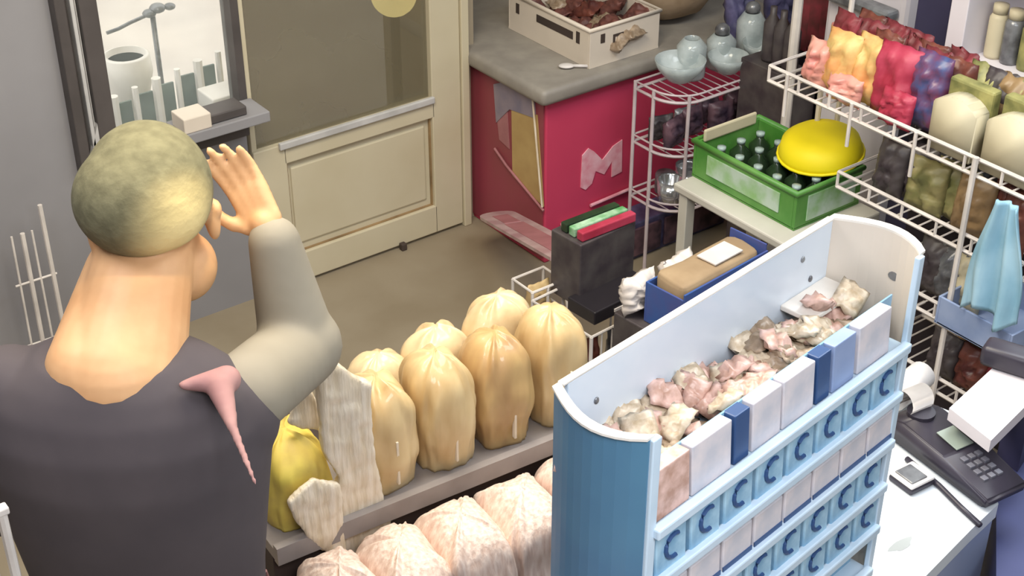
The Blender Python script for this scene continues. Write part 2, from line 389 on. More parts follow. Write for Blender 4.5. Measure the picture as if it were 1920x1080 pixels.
link('bowl', ell(bmesh.new(), (0, 0, .008), (.03, .02, .008)), 'paper', sn, True); link('handle', tube(bmesh.new(), [(.02, 0, .008), (.08, 0, .006)], .006), 'paper', sn, True)
# sack / round basket behind
p = az(1285, 60, .756)
bm = lathe(bmesh.new(), [(.07, 0), (.16, .04), (.21, .12), (.22, .2), (.20, .21), (.18, .14), (0, .13)], 28)
for v in bm.verts: v.co += Vector(noise.noise_vector(v.co * 9)) * .012; v.co.z = max(0, v.co.z)
t = thing('fabric_basket', 'round beige fabric basket behind the slotted basket on the worktop', 'basket', (p.x + .06, p.y + .2, .756)); link('body', bm, 'brown_sack', t, True)
link('rim', tube(bmesh.new(), [(.21 * math.cos(a * R(15)), .21 * math.sin(a * R(15)), .205) for a in range(24)], .012, 8, True), 'maroon_mix', t, True)
# bluish bags at counter end
for i, (x, y, lab) in enumerate(((1385, 45, 'blue grey bag leftmost at the far end of the worktop'), (1440, 50, 'blue grey bag between two others at the worktop end'), (1475, 40, 'blue grey bag rightmost, next to the white post'))):
    q = az(x, y + 50 - 18 * i, .756) + Vector((.06 * i, 0, 0)); tag(link('blue_bag', pouch_bm(.13, .26, .08, 20 + i, .012), 'blue_dots', None, True, (q.x, q.y, .757), (R(-6), 0, R(4 * i))), lab, 'bag')

# ================================================================= CORNER WIRE TIER WITH GLASSWARE
q = ax(1250, 450, 3.15)
TX, TY = az(1262, 300, .55).x, az(1262, 300, .55).y
t = thing('tiered_shelf', 'silver wire shelf with three curved tiers of glassware by the red counter', 'shelf', (TX, TY, 0))
W_, D_ = .60, .12
def tier_poly(r=0):
    P = []
    for a in range(0, 9): 
        th = math.pi + a / 8 * math.pi / 2
        P.append((.12 + (.12 - r) * math.cos(th), .12 + (.12 - r) * math.sin(th)))
    return P + [(W_ - r, r), (W_ - r, D_ + .1 - r), (r, D_ + .1 - r)]
TZ = [.02 + .0]
tz3 = az(1290, 195, .8)
def zat(x, y): # height on the vertical line through the tier's front post
    P0 = Vector((TX + .04, TY + .04, 0)); best = min((abs((CAM + (Vector((P0.x, P0.y, z / 500)) - CAM) - CAM).length) * 0 + abs(proj((P0.x, P0.y, z / 500))[1] - y), z / 500) for z in range(0, 700)); return best[1]
def proj(P):
    d = Vector(P) - CAM; k = d.dot(fv); return (960 + FPX * d.dot(rv) / k, 540 - FPX * d.dot(uv) / k)
zs = [zat(1265, 480), zat(1265, 395), zat(1265, 292), zat(1265, 192)]
for z in zs[1:]:
    P = tier_poly()
    link('tier_rim', tube(bmesh.new(), [(a, b, z) for a, b in P], .006, 6, True), 'rose_wire', t)
    link('tier_rim', tube(bmesh.new(), [(a, b, z + .028) for a, b in P], .004, 6, True), 'rose_wire', t)
    bm = bmesh.new()
    for k in range(1, 16):
        x = W_ * k / 16; tube(bm, [(x, .03 if x < .05 else .003, z), (x, D_ + .1, z)], .0022, 5)
    link('tier_grid', bm, 'rose_wire', t)
for a, b in ((.0, .12), (.07, .01), (W_, 0), (0, D_ + .1), (W_, D_ + .1)):
    link('post', tube(bmesh.new(), [(a, b, 0), (a, b, zs[3] + .03)], .007), 'rose_wire', t)
# glass bowls, jars, tins on tiers
bowl = None
def bowl_bm(s=1): return lathe(bmesh.new(), [(r * s, z * s) for r, z in [(.03, 0), (.04, .006), (.075, .045), (.085, .075), (.081, .075), (.07, .045), (.03, .012), (0, .01)]], 24)
for i, (dx, dy, s, lab) in enumerate(((.12, .12, 1.1, 'clear glass bowl at the curved end of the top tier'), (.31, .07, .9, 'smaller clear glass bowl in the middle of the top tier'), (.49, .07, .95, 'clear glass bowl at the right end of the top tier'))):
    tag(link('glass_bowl', bowl_bm(s), 'glassware', None, True, (TX + dx, TY + dy, zs[3] + .034)), lab, 'bowl')
for i, (dx, dy, h, lab) in enumerate(((.22, .17, .15, 'tall glass jar nearest the bowl on the top tier'), (.37, .17, .13, 'glass jar with a dark round stopper on the top tier'), (.52, .17, .18, 'tallest glass jar at the far end of the top tier'))):
    j = thing('glass_jar', lab, 'jar', (TX + dx, TY + dy, zs[3] + .006))
    link('body', lathe(bmesh.new(), [(.05, 0), (.055, .01), (.055, h * .8), (.03, h), (.027, h), (.04, h * .78), (.04, .01), (0, .008)]), 'glassware', j, True)
    if i != 0: link('stopper', ell(bmesh.new(), (0, 0, h + .015), (.028, .028, .026)), 'steel_grey', j, True)
def tier_items(z, y0, n, names):
    for k in range(n):
        nm, cat, m, lab, bmf = names[k % len(names)]
        o = link(nm, bmf(k), m, None, True, (TX + .08 + (W_ - .13) * k / (n - 1), TY + .09 + .03 * (k % 2) + y0, z + .004), (0, 0, R(random.uniform(-20, 20))))
        tag(o, lab(k), cat, lab(-1) if lab(-1) else None)
place = ['at the curved left end', 'second from the left end', 'in the middle', 'second from the right end', 'at the right end']
def cup(k): return lathe(bmesh.new(), [(.03, 0), (.045, .01), (.05, .095 + .01 * (k % 2)), (.045, .09), (.03, .012), (0, .01)], 18)
def tin(k): return lathe(bmesh.new(), [(.001, 0), (.038, 0), (.04, .004), (.04, .07), (.036, .078), (.001, .078)], 20)
tier_items(zs[2], 0, 5, [('packet', 'packet', 'dark_plum', lambda k: 'plum coloured packet on the middle tier, ' + place[k] if k >= 0 else 'plum packets on the middle tier', lambda k: pouch_bm(.11, .12, .06, 40 + k))])
tier_items(zs[1], 0, 5, [('metal_cup', 'cup', 'chrome', lambda k: 'shiny metal cup on the lowest visible tier, ' + place[k] if k >= 0 else 'metal cups on the lowest tier', cup)])
for k in range(4):
    tag(link('packet', pouch_bm(.10, .10, .05, 60 + k), ['packet_dark', 'steel_grey', 'dark_plum', 'packet_dark'][k], None, True, (TX + .08 + .12 * k, TY + .16, zs[2] + .006), (0, 0, R(-15 + 9 * k))), 'dark packet in the back row of the middle tier, ' + ['nearest the red counter', 'behind the plum packets', 'third along', 'nearest the green crate'][k], 'packet')
for k in range(3):
    tag(link('steel_tin', tin(k), 'steel_grey', None, True, (TX + .12 + .14 * k, TY + .16, zs[1] + .005)), 'grey tin in the back row of the lowest tier, ' + ['left', 'middle', 'right'][k] + ' of three', 'tin')
# dark cabinet under / inside tier
t = thing('low_cabinet', 'dark plum low cabinet standing under the wire tiers beside the red counter', 'cabinet', (TX - .16, TY + .24, 0))
link('body', bx(0, .7, 0, .12, 0, .16, .006), 'blue_dots', t); link('door', bx(.01, .34, -.012, -.001, .02, .14, .003), 'dark_plum', t); link('door', bx(.36, .69, -.012, -.001, .02, .14, .003), 'dark_plum', t)

# ================================================================= WHITE TABLE WITH GREEN CRATE, BLUE BOX
ZT = .66
A = az(1500, 450, ZT)
t = thing('side_table', 'pale side table carrying the green crate and the blue carton', 'table', (A.x, A.y, 0))
link('table_top', bx(-.06, .34, -.03, .52, ZT - .03, ZT, .006), 'table_white', t)
for a, b in ((-.03, 0), (.31, 0), (-.03, .48), (.31, .48)): link('leg', bx(a - .02, a + .02, b - .02, b + .02, 0, ZT - .03, .003), 'table_white', t)
CR = az(1492, 436, ZT)
cr = thing('green_crate', 'green plastic crate of dark bottles on the pale side table', 'crate', (CR.x + .0, CR.y + .01, ZT + .001))
CW, CL, CH = .30, .47, .13
link('floor_panel', bx(0, CW, 0, CL, 0, .008), 'crate_green', cr)
for a in ((0, CW, 0, .012), (0, CW, CL - .012, CL), (0, .012, .012, CL - .012), (CW - .012, CW, .012, CL - .012)): link('wall', bx(*a, .004, CH, .002), 'crate_green', cr)
link('rim', tube(bmesh.new(), [(0, 0, CH), (CW, 0, CH), (CW, CL, CH), (0, CL, CH)], .011, 8, True), 'crate_green', cr, True)
link('label', bx(-.004, 0, .07, .40, .035, .105, .001), 'crate_label', cr); link('label', bx(.05, .27, -.004, 0, .02, .11, .001), 'crate_label', cr)
link('grip', bx(.03, CW - .03, CL - .02, CL - .008, CH - .01, CH + .035, .006), 'packet_beige', cr)
bt = None; g = 'dark bottles in the green crate'
for i in range(3):
    for j in range(5):
        loc = (CR.x + .06 + i * .09, CR.y + .07 + j * .085, ZT + .011)
        if bt is None:
            bt = thing('bottle', 'dark green bottle with a pale cap standing in the green crate', 'bottle', loc, 0, g)
            link('glass', lathe(bmesh.new(), [(.001, 0), (.034, 0), (.036, .004), (.036, .06), (.014, .085), (.012, .10), (.001, .10)], 16), 'bottle_green', bt, True)
            link('cap', lathe(bmesh.new(), [(.001, .095), (.015, .095), (.015, .108), (.001, .109)], 12), 'bottle_cap', bt, True)
        else: dup(bt, loc, (0, 0, 0))
# yellow bowl turned upside down on the far corner of the crate
yt = thing('yellow_tub', 'bright yellow round tub lying upside down over the far corner of the green crate', 'tub', (CR.x + CW - .05, CR.y + .15, ZT + CH + .013), rot=(R(0), R(-9), 0))
link('tub_body', lathe(bmesh.new(), [(.001, 0), (.138, 0), (.134, .02), (.125, .05), (.10, .068), (.06, .078), (.001, .08)], 36), 'yellow', yt, True)
link('tub_rim', tube(bmesh.new(), [(.138 * math.cos(a * R(15)), .138 * math.sin(a * R(15)), .004) for a in range(24)], .005, 8, True), 'yellow', yt, True)
# blue carton with brown pack
P0 = az(1355, 528, ZT + .13)
cb = thing('blue_carton', 'blue carton with a brown paper pack in it, behind the acrylic display', 'box', (P0.x, P0.y, ZT + .001), R(6))
P0b = P0
link('carton_wall', bx(-.16, .20, 0, .006, 0, .15, .001), 'blue_box', cb); link('carton_wall', bx(-.16, .20, .14, .146, 0, .13, .001), 'blue_box', cb)
link('carton_wall', bx(-.16, -.154, .006, .14, 0, .13, .001), 'blue_box', cb); link('carton_wall', bx(.194, .20, .006, .14, 0, .17, .001), 'blue_box', cb); link('carton_base', bx(-.154, .194, .006, .14, 0, .006), 'blue_box', cb)
tag(link('low_stand', bx(-.19, .44, -.005, .235, 0, ZT - .001, .004), 'packet_dark', None, False, (P0.x, P0.y, 0), (0, 0, R(6))), 'dark stand under the blue carton between the side table and the wire tiers', 'stand')
bm = bx(-.145, .185, .015, .132, .01, .155, .02)
bmesh.ops.subdivide_edges(bm, edges=bm.edges[:], cuts=2, use_grid_fill=True)
for v in bm.verts: v.co += Vector(noise.noise_vector(v.co * 12)) * .01
o = link('brown_pack', bm, 'cardboard', None, True, P0b + Vector((0, 0, -.13 + .01)), (0, 0, R(6))); tag(o, 'crumpled brown paper pack with a white label inside the blue carton', 'package')
link('label', bx(-.0, .12, .03, .10, .158, .162), 'label_white', o)
for i, (dx, lab) in enumerate(((-.13, 'white wrapped bundle at the left of the brown pack'), (.03, 'white wrapped bundle behind the brown pack'))):
    tag(link('wrapped_bundle', pouch_bm(.13, .12, .07, 70 + i, .012), 'label_white', None, True, (P0.x + dx - .02, P0.y + .185 + .1 * dx * .5, ZT + .002), (R(-4), 0, R(6 + 4 * i))), lab, 'bundle')

# ================================================================= MAGAZINE / PACKET RACK IN FRONT OF RED COUNTER
ZR = .47
p = az(1128, 612, ZR)
rk = thing('wire_rack', 'white wire floor rack holding dark packets before the red counter', 'rack', (p.x, p.y, 0), R(4))
RW, RD = .34, .26
for z in (.03, .22, ZR, ZR + .10):
    link('rail', tube(bmesh.new(), [(-RW / 2, -RD / 2, z), (RW / 2, -RD / 2, z), (RW / 2, RD / 2, z), (-RW / 2, RD / 2, z)], .005, 6, True), 'white_wire', rk)
for k in range(9):
    x = -RW / 2 + RW * k / 8; link('wire', tube(bmesh.new(), [(x, -RD / 2, .0 if k in (0, 8) else .03), (x, -RD / 2, ZR + .10)], .003 if k % 8 else .006, 6), 'white_wire', rk)
for k in range(5):
    y = -RD / 2 + RD * k / 4
    for sx in (-1, 1): link('wire', tube(bmesh.new(), [(sx * RW / 2, y, .0 if k == 4 else .03), (sx * RW / 2, y, ZR + .10)], .004, 6), 'white_wire', rk)
def rl(dx, dy, z): 
    c, s = math.cos(R(4)), math.sin(R(4)); return (p.x + dx * c - dy * s, p.y + dx * s + dy * c, z)
link('rack_floor', bx(-RW / 2, RW / 2, -RD / 2, RD / 2, .19, .20), 'dark_plum', rk)
for k in range(6):
    tag(link('packet', pouch_bm(.09, .20, .05, 80 + k), ['packet_brown', 'label_white', 'dark_plum', 'label_white', 'packet_brown', 'steel_grey'][k], None, True, rl(-.135 + (k % 3) * .13, -.07 + .11 * (k // 3), .202), (R(-4), 0, R(4))),
        ['brown', 'whitish', 'plum', 'whitish', 'brown', 'grey'][k] + ' packet inside the wire floor rack, ' + ['front left', 'front middle', 'front right', 'back left', 'back middle', 'back right'][k], 'packet')
# black box with colourful packs on top of rack
b0 = thing('black_box', 'open black box on the wire rack filled with green and red packs', 'box', rl(.03, .03, ZR + .08), R(4))
link('box_body', bx(-.13, .13, -.10, .02, 0, .045, .004), 'black_glossy', b0)
link('box_body', bx(-.10, .13, .0, .13, 0, .22, .004), 'packet_dark', b0)
link('label', bx(-.05, .03, -.103, -.1, .016, .026), 'label_white', b0)
for k, (dy, m, lab) in enumerate(((.025, 'packet_crimson', 'red pack in front on the black box'), (.06, 'packet_green', 'pale green pack in the middle on the black box'), (.095, 'bottle_green', 'green pack at the back on the black box'))):
    bm = bx(-.10, .11, -.014, .014, .0, .03, .004)
    tag(link('flat_pack', bm, m, None, False, Vector(rl(.045, .03 + dy - .01, ZR + .302))), lab, 'packet')
# pink/white magazine panel leaning
P1 = az(915, 395, .30); P2 = az(1085, 478, .52)
A3 = Vector((3.03, 3.95, .16))
v0 = ax(925, 400, 2.99); v1 = az(1070, 480, .50)
d = v1 - v0; L = d.length; ang = math.atan2(d.y, d.x)
mg = thing('display_header', 'pinkish printed header board with a rounded end leaning by the red counter', 'sign', v0, 0, rot=(0, -math.asin(d.z / L), ang))
bm = bmesh.new(); pp = []
for a in range(9): th = R(90 + a * 22.5); pp.append((.07 + .07 * math.cos(th), .07 * math.sin(th)))
pp += [(L, -.07), (L, .07)]
prism(bm, pp, -.006, .006); link('board', bm, 'magazine', mg)
link('print', bx(.10, .28, -.03, .03, .006, .008), 'poster_rose', mg); link('print', bx(.30, L - .03, -.036, .036, .006, .008), 'poster_rose', mg)
link('stand', tube(bmesh.new(), [(L * .9, 0, -.006), (L * .9 + .02, 0, -.30)], .006), 'white_wire', mg)
# white/black small basket in front left of rack
p5 = az(1008, 606, .42)
wb = thing('wire_basket', 'small cream wire basket with a yellow pack just behind the snack bags', 'basket', (p5.x, p5.y, 0))
link('basket_leg', bx(-.04, .04, -.03, .03, 0, .42, .004), 'cabinet_dark', wb)
for z in (.42, .48, .58): link('wire', tube(bmesh.new(), [(-.06, -.05, z), (.06, -.05, z), (.06, .05, z), (-.06, .05, z)], .005, 6, True), 'white_wire', wb)
for a, b in ((-.06, -.05), (0, -.05), (.06, -.05), (-.06, .05), (.06, .05)): link('wire', tube(bmesh.new(), [(a, b, .42), (a, b, .58)], .005, 6), 'white_wire', wb)
tag(link('yellow_pack', pouch_bm(.09, .15, .05, 95), 'snack_yellow', None, True, (p5.x + .0, p5.y, .422)), 'yellow pack inside the small cream wire basket', 'packet')

# ================================================================= WIRE WALL RACK (right)
XR = 3.2; WD = .30
def ry(x, y): return ax(x, y, XR)
Ya, Yb = ry(1440, 160).y, 1.55
levels = [1.09, .855, .60, .36]
sr = thing('wire_shelving', 'tall white wire shelving with four shelves of packets along the right wall', 'shelf', (XR, 0, 0))
for n_, z in enumerate(levels):
    y1 = Ya if n_ == 0 else (2.62 if n_ == 1 else 2.45)
    link('shelf_rail', tube(bmesh.new(), [(0, Yb, z), (0, y1, z), (WD, y1, z), (WD, Yb, z)], .006, 6, True), 'white_wire', sr)
    link('shelf_rail', tube(bmesh.new(), [(0, Yb, z + .05), (0, y1, z + .05), (WD, y1, z + .05)], .006, 6), 'white_wire', sr)
    bm = bmesh.new(); k = Yb
    while k < y1 - .01: tube(bm, [(0, k, z), (WD, k, z)], .003, 5); k += .04
    link('shelf_grid', bm, 'white_wire', sr)
    k = y1; 
    while k > Yb: link('upright', tube(bmesh.new(), [(0, k, z), (0, k, z + .05)], .005, 6), 'white_wire', sr); k -= .125
pole = ry(1790, 540)
link('pole', tube(bmesh.new(), [(-.012, pole.y, 0), (-.012, pole.y, 1.15)], .009), 'white_wire', sr)
for y in (2.86, 2.60, 2.36): link('hanger', tube(bmesh.new(), [(-.004, y, 1.0), (-.004, y, 1.14)], .006), 'white_wire', sr)
link('pole', tube(bmesh.new(), [(WD, 2.9, 0), (WD, 2.9, 1.7)], .009), 'white_wire', sr); link('pole', tube(bmesh.new(), [(WD, 1.6, 0), (WD, 1.6, 1.7)], .009), 'white_wire', sr)
link('pole', tube(bmesh.new(), [(WD - .05, Ya, 0), (WD - .05, Ya, 1.15)], .009), 'white_wire', sr)
def bag(x, y, lev, dx, wd, h, d_, m, lab, name='snack_bag', seed=0, tilt=-6, cat='bag', group=None, rz=90):
    q = ry(x, y)
    o = link(name, pouch_bm(wd, h, d_, seed + x, .008), m, None, True, (XR + dx, q.y, levels[lev] + .006), (R(tilt), 0, R(-rz)))
    return tag(o, lab, cat, group)
# level 0: yellow bags, red bags, beige packs   (q.y from the rail pixel below each)
bag(1495, 190, 0, .07, .10, .15, .06, 'packet_rose', 'small rosy bag first in the top row by the glass jars')
bag(1530, 205, 0, .08, .13, .20, .07, 'packet_yellow', 'yellow snack bag standing next to the small rosy bag')
bag(1575, 225, 0, .10, .12, .21, .07, 'packet_yellow', 'yellow snack bag between another yellow bag and the red bags')
bag(1555, 220, 0, .05, .13, .09, .05, 'packet_rose', 'low pink bag lying before the yellow bags')
bag(1625, 250, 0, .09, .15, .22, .08, 'packet_crimson', 'crimson bag right of the yellow bags')
bag(1650, 262, 0, .05, .12, .11, .05, 'packet_crimson', 'low crimson bag with a pale oval mark behind the top wire rail')
bag(1680, 272, 0, .10, .13, .23, .07, 'packet_blue', 'purple and red striped bag at the end of the red bags')
for k in range(11):
    q = ry(1500 + 21 * k, 190 + 10 * k)
    tag(link('snack_bag', pouch_bm(.11, .22, .06, 200 + k, .01), ['packet_red', 'packet_brown'][k % 3 == 1], None, True, (XR + .17 + .04 * (k % 2), q.y, levels[0] + .006), (R(random.uniform(-8, 4)), 0, R(-90 + random.uniform(-10, 10)))), 'dark red bag in the crowded back row of the top shelf', 'bag', 'dark red bags in the back row')
def carton(x, y, wd, h, lab):
    q = ry(x, y); t = thing('bread_packet', lab, 'packet', (XR + .05, q.y, levels[0] + .008), R(-90))
    bm = bmesh.new(); prof = [(-wd / 2, 0), (wd / 2, 0), (wd / 2, h * .72)] + [(wd / 2 - .02 - (wd - .04) * k / 6, h * (.78 + .1 * math.sin(math.pi * k / 6))) for k in range(7)] + [(-wd / 2, h * .72)]
    prism(bm, prof, -.03, .03, 'y'); bmesh.ops.bevel(bm, geom=bm.edges[:], offset=.004, segments=2, affect='EDGES'); link('body', bm, 'packet_beige', t, True)
    link('back_flap', bx(-wd / 2, wd / 2, .03, .07, h * .02, h, .008), 'packet_top', t); return t
carton(1762, 320, .15, .20, 'beige packet with an olive top, left one of the pair on the top shelf')
carton(1862, 375, .16, .21, 'beige packet with an olive top, right one of the pair on the top shelf')
for k in range(7):
    q = ry(1740 + 28 * k, 300 + 17 * k)
    tag(link('snack_bag', pouch_bm(.11, .2, .06, 300 + k, .01), ['packet_top', 'packet_dark', 'packet_tan'][k % 3], None, True, (XR + .19, q.y, levels[0] + .02), (R(-5), 0, R(-90))), ['olive', 'dark', 'tan'][k % 3] + ' bag in the row behind the two beige packets', 'bag', ['olive', 'dark', 'tan'][k % 3] + ' bags behind the beige packets')
# level 1 : olive / dark packs
for k, (x, y, w_, h, m, lab) in enumerate(((1630, 385, .11, .16, 'packet_dark', 'dark packet at the left end of the second shelf'), (1665, 405, .12, .17, 'packet_dark', 'dark packet next to the olive bags on the second shelf'),
        (1695, 420, .14, .15, 'packet_olive', 'olive bag first of the second shelf'), (1735, 440, .15, .16, 'packet_olive', 'olive bag in the middle of the second shelf'),
        (1780, 468, .13, .17, 'packet_tan', 'tan bag left of the long pole on the second shelf'), (1825, 490, .10, .18, 'packet_brown', 'reddish brown bag right of the long pole'), (1855, 505, .10, .18, 'packet_brown', 'brown bag behind the blue cloth'))):
    bag(x, y, 1, .07 + .03 * (k % 2), w_, h + .015, .06, m, lab)
for k in range(6):
    q = ry(1640 + 35 * k, 390 + 18 * k)
    tag(link('snack_bag', pouch_bm(.12, .19, .06, 400 + k, .01), ['packet_dark', 'steel_grey'][k % 2], None, True, (XR + .2, q.y, levels[1] + .02), (R(-5), 0, R(-90))), ['dark', 'grey'][k % 2] + ' bag at the back of the second shelf', 'bag', ['dark', 'grey'][k % 2] + ' bags at the back of the second shelf')
# level 2 : grey white packs, blue bin with cloth
for k, (x, y, m, lab) in enumerate(((1735, 590, 'steel_grey', 'greyish pack left on the third shelf beside the acrylic display'), (1765, 610, 'packet_beige', 'pale pack next to the pole on the third shelf'), (1700, 565, 'packet_dark', 'dark pack half hidden by the acrylic display'))):
    bag(x, y, 2, .09, .11, .17, .06, m, lab)
q = ry(1830, 640)
bn = thing('blue_bin', 'pale blue plastic bin on the third shelf under the blue cloth', 'bin', (XR - .03, q.y, levels[2] + .008))
for a in ((0, .26, -.13, -.122), (0, .26, .122, .13), (0, .008, -.122, .122), (.252, .26, -.122, .122)): link('bin_wall', bx(*a, 0, .09, .002), 'bin_blue', bn)
link('bin_floor', bx(0, .26, -.13, .13, 0, .006), 'bin_blue', bn)
# hanging cloth
q = ax(1868, 470, XR - .06)
bm = bmesh.new(); n_, m_ = 20, 26; G = {}
for s in (0, 1):
    for i in range(n_ + 1):
        for j in range(m_ + 1):
            u = i / n_ * 2 - 1; v = j / m_
            wd = .035 + .055 * math.sin(min(1, v * 1.15) * math.pi / 1.7) ** 1.3
            G[s, i, j] = bm.verts.new((s * .008 + .018 * math.sin(u * 7 + v * 2) * (.4 + v) + .02 * math.cos(u * 1.5), u * wd, .14 - v * .36 + .02 * math.sin(u * 4) * v))
    for i in range(n_):
        for j in range(m_): bm.faces.new([G[s, i, j], G[s, i + 1, j], G[s, i + 1, j + 1], G[s, i, j + 1]])
for (i0, j0, i1, j1) in [(i, 0, i + 1, 0) for i in range(n_)] + [(i, m_, i + 1, m_) for i in range(n_)] + [(0, j, 0, j + 1) for j in range(m_)] + [(n_, j, n_, j + 1) for j in range(m_)]:
    bm.faces.new([G[0, i0, j0], G[0, i1, j1], G[1, i1, j1], G[1, i0, j0]])
tag(link('blue_cloth', bm, 'cloth_blue', None, True, q), 'light blue cloth hanging on the wire shelving above the blue bin', 'cloth')
# level 3 : brown red packs
for k in range(6):
    bag(1735 + 26 * k, 705 + 16 * k, 3, .07 + .05 * (k % 2), .11, .15, .06, ['packet_dark', 'packet_tan', 'packet_brown', 'packet_brown', 'packet_red', 'packet_tan'][k], ['dark', 'tan', 'brown', 'brown', 'dark red', 'tan'][k] + ' bag on the lowest shelf, ' + ['nearest the acrylic display', 'second from the display', 'third from the display', 'fourth from the display', 'fifth from the display', 'sixth from the display'][k])
for k in range(5):
    q = ry(1740 + 30 * k, 700 + 18 * k)
    tag(link('snack_bag', pouch_bm(.12, .17, .06, 500 + k, .01), 'packet_brown', None, True, (XR + .21, q.y, levels[3] + .02), (R(-5), 0, R(-90))), 'brown bag at the back of the lowest shelf', 'bag', 'brown bags at the back of the lowest shelf')
# solid back boards keep the rack against a dark partition
tag(link('partition', bx(XR + .34, XR + .38, 1.3, 2.60, 0, 1.02, .004), 'post_dark'), 'dark partition board behind the wire shelving', 'partition')

# upper right: white cabinet with jars, dark post, grey machine, white post
q = ax(1735, 120, 3.66)
tag(link('dark_post', bx(3.60, 3.68, ax(1765, 120, 3.6).y, ax(1703, 120, 3.6).y, 0, 3.29, .004), 'dark_navy'), 'tall dark post between the grey machine and the white cabinet', 'post')
tag(link('white_post', tube(bmesh.new(), [(3.62, ax(1492, 50, 3.62).y, 0), (3.62, ax(1492, 50, 3.62).y, 3.29)], .017), 'white_wire'), 'thin white post left of the red bags', 'post')
ya, yb = ax(1990, 100, 3.45).y, ax(1768, 100, 3.45).y
zb = ax(1780, 150, 3.45).z + .02
wc = thing('white_cabinet', 'white open cabinet with jars above the beige packets', 'cabinet', (3.45, 0, 0))
for a in ((0, .3, yb - .06, yb, zb, zb + .55), (0, .3, ya, yb - .06, zb, zb + .05), (.28, .3, ya, yb - .06, zb + .05, zb + .55), (0, .3, ya, yb - .1, zb + .32, zb + .36)): link('panel', bx(*a, .003), 'cabinet_white', wc)
for yy in (ya + .05, yb - .05): link('support', bx(.24, .28, yy - .02, yy + .02, 0, zb), 'dark_navy', wc)
link('hook', tube(bmesh.new(), [(-.01, yb - .17, zb + .01), (-.03, yb - .17, zb - .02), (-.03, yb - .17, zb - .07)], .007), 'white_wire', wc); link('hook', tube(bmesh.new(), [(-.01, yb - .2, zb + .01), (-.03, yb - .2, zb - .03)], .006), 'white_wire', wc)
for k, (dy, m, lab) in enumerate(((.10, 'packet_beige', 'cream jar at the left in the white cabinet'), (.155, 'steel_grey', 'grey jar beside the cream jar in the white cabinet'), (.215, 'packet_top', 'olive jar in the middle of the white cabinet'), (.275, 'dark_navy', 'navy jar at the right in the white cabinet'), (.335, 'dark_navy', 'navy jar at the frame edge in the white cabinet'))):
    j = thing('jar', lab, 'jar', (3.55, yb - dy, zb + .051)); link('body', lathe(bmesh.new(), [(.001, 0), (.026, 0), (.028, .01), (.028, .12), (.02, .135), (.001, .135)], 18), m, j, True); link('lid', lathe(bmesh.new(), [(.001, .134), (.022, .134), (.022, .16), (.001, .161)], 18), 'packet_beige' if k < 3 else 'steel_grey', j, True)
# grey white machine behind red bags
ya, yb = ax(1695, 40, 3.75).y, ax(1545, 40, 3.75).y; zb = ax(1620, 80, 3.75).z
mc = thing('dispenser', 'pale grey machine with a dark slot behind the red bags', 'machine', (3.75, ya, 0))
link('housing', bx(0, .3, 0, yb - ya, .0, zb + .5, .02), 'cabinet_white', mc)
link('slot', bx(-.006, .0, .1, .24, zb - .02, zb + .012), 'packet_dark', mc); link('hood', bx(-.06, 0, .02, yb - ya - .02, zb + .12, zb + .16, .012), 'steel_grey', mc)
link('foot_bar', bx(-.03, 0, .06, .085, zb - .09, zb + .02, .004), 'packet_rose', mc); link('foot_bar', bx(-.03, 0, .25, .275, zb - .07, zb + .04, .004), 'packet_rose', mc)
for k in range(3):
    q = ax(1520 + 22 * k, 30, 3.86); tag(link('red_box', bx(-.02, .05, -.03, .03, 0, .25, .004), 'packet_red', None, False, (3.84, q.y, q.z - .12)), 'tall dark red pack standing high beside the white post', 'packet', 'tall dark red packs by the white post')
q = ax(1545, 70, 3.85); tag(link('red_pack_ledge', bx(3.80, 3.92, q.y - .04, q.y + .16, 0, min(ax(1520 + 22 * k, 30, 3.86).z for k in range(3)) - .123, .003), 'post_dark'), 'dark stand under the tall red packs', 'stand')
for k in range(3):
    q = ax(1450 + 20 * k, 110, 3.5); tag(link('dark_bottle', lathe(bmesh.new(), [(.001, 0), (.028, 0), (.03, .01), (.03, .14), (.012, .17), (.012, .20), (.001, .20)], 16), 'packet_dark', None, True, (3.70, q.y * 1.057 + .02, .87)), 'dark bottle, ' + ['left', 'middle', 'right'][k] + ' of three between the glass jars and the red bags', 'bottle')
tag(link('bottle_stand', bx(3.64, 3.76, ax(1490, 110, 3.7).y - .06, ax(1450, 110, 3.7).y + .10, 0, .868, .004), 'packet_dark'), 'dark stand under the three dark bottles', 'stand')

# ================================================================= COUNTER, DISPLAY, TERMINAL
ZC = 1.04
e1 = az(1822, 992, ZC); e2 = az(1640, 1170, ZC); e3 = az(1872, 945, ZC); e4 = az(1690, 735, ZC)
P = [(.55, .62), (az(1560, 1260, ZC).x, az(1560, 1260, ZC).y), (e1.x, e1.y), (e3.x, e3.y), (az(1830, 790, ZC).x, az(1830, 790, ZC).y), (e4.x, e4.y), (1.15, 1.50), (.62, 1.42)]
ct = thing('shop_counter', 'white topped shop counter under the acrylic display and the card terminal', 'counter', (0, 0, 0))
link('worktop', prism(bmesh.new(), P, ZC - .035, ZC), 'counter_top', ct)
cx_ = sum(a for a, b in P) / 8; cy_ = sum(b for a, b in P) / 8
link('base', prism(bmesh.new(), [(cx_ + (a - cx_) * .985, cy_ + (b - cy_) * .985) for a, b in P], 0, ZC - .035), 'counter_side', ct)
q = az(1690, 1022, ZC)
link('smudge', prism(bmesh.new(), [(q.x + .03 * math.cos(a) * (1 + .3 * math.sin(3 * a)), q.y + .012 * math.sin(a)) for a in [k * .4 for k in range(16)]], ZC, ZC + .0006), 'smudge', ct)

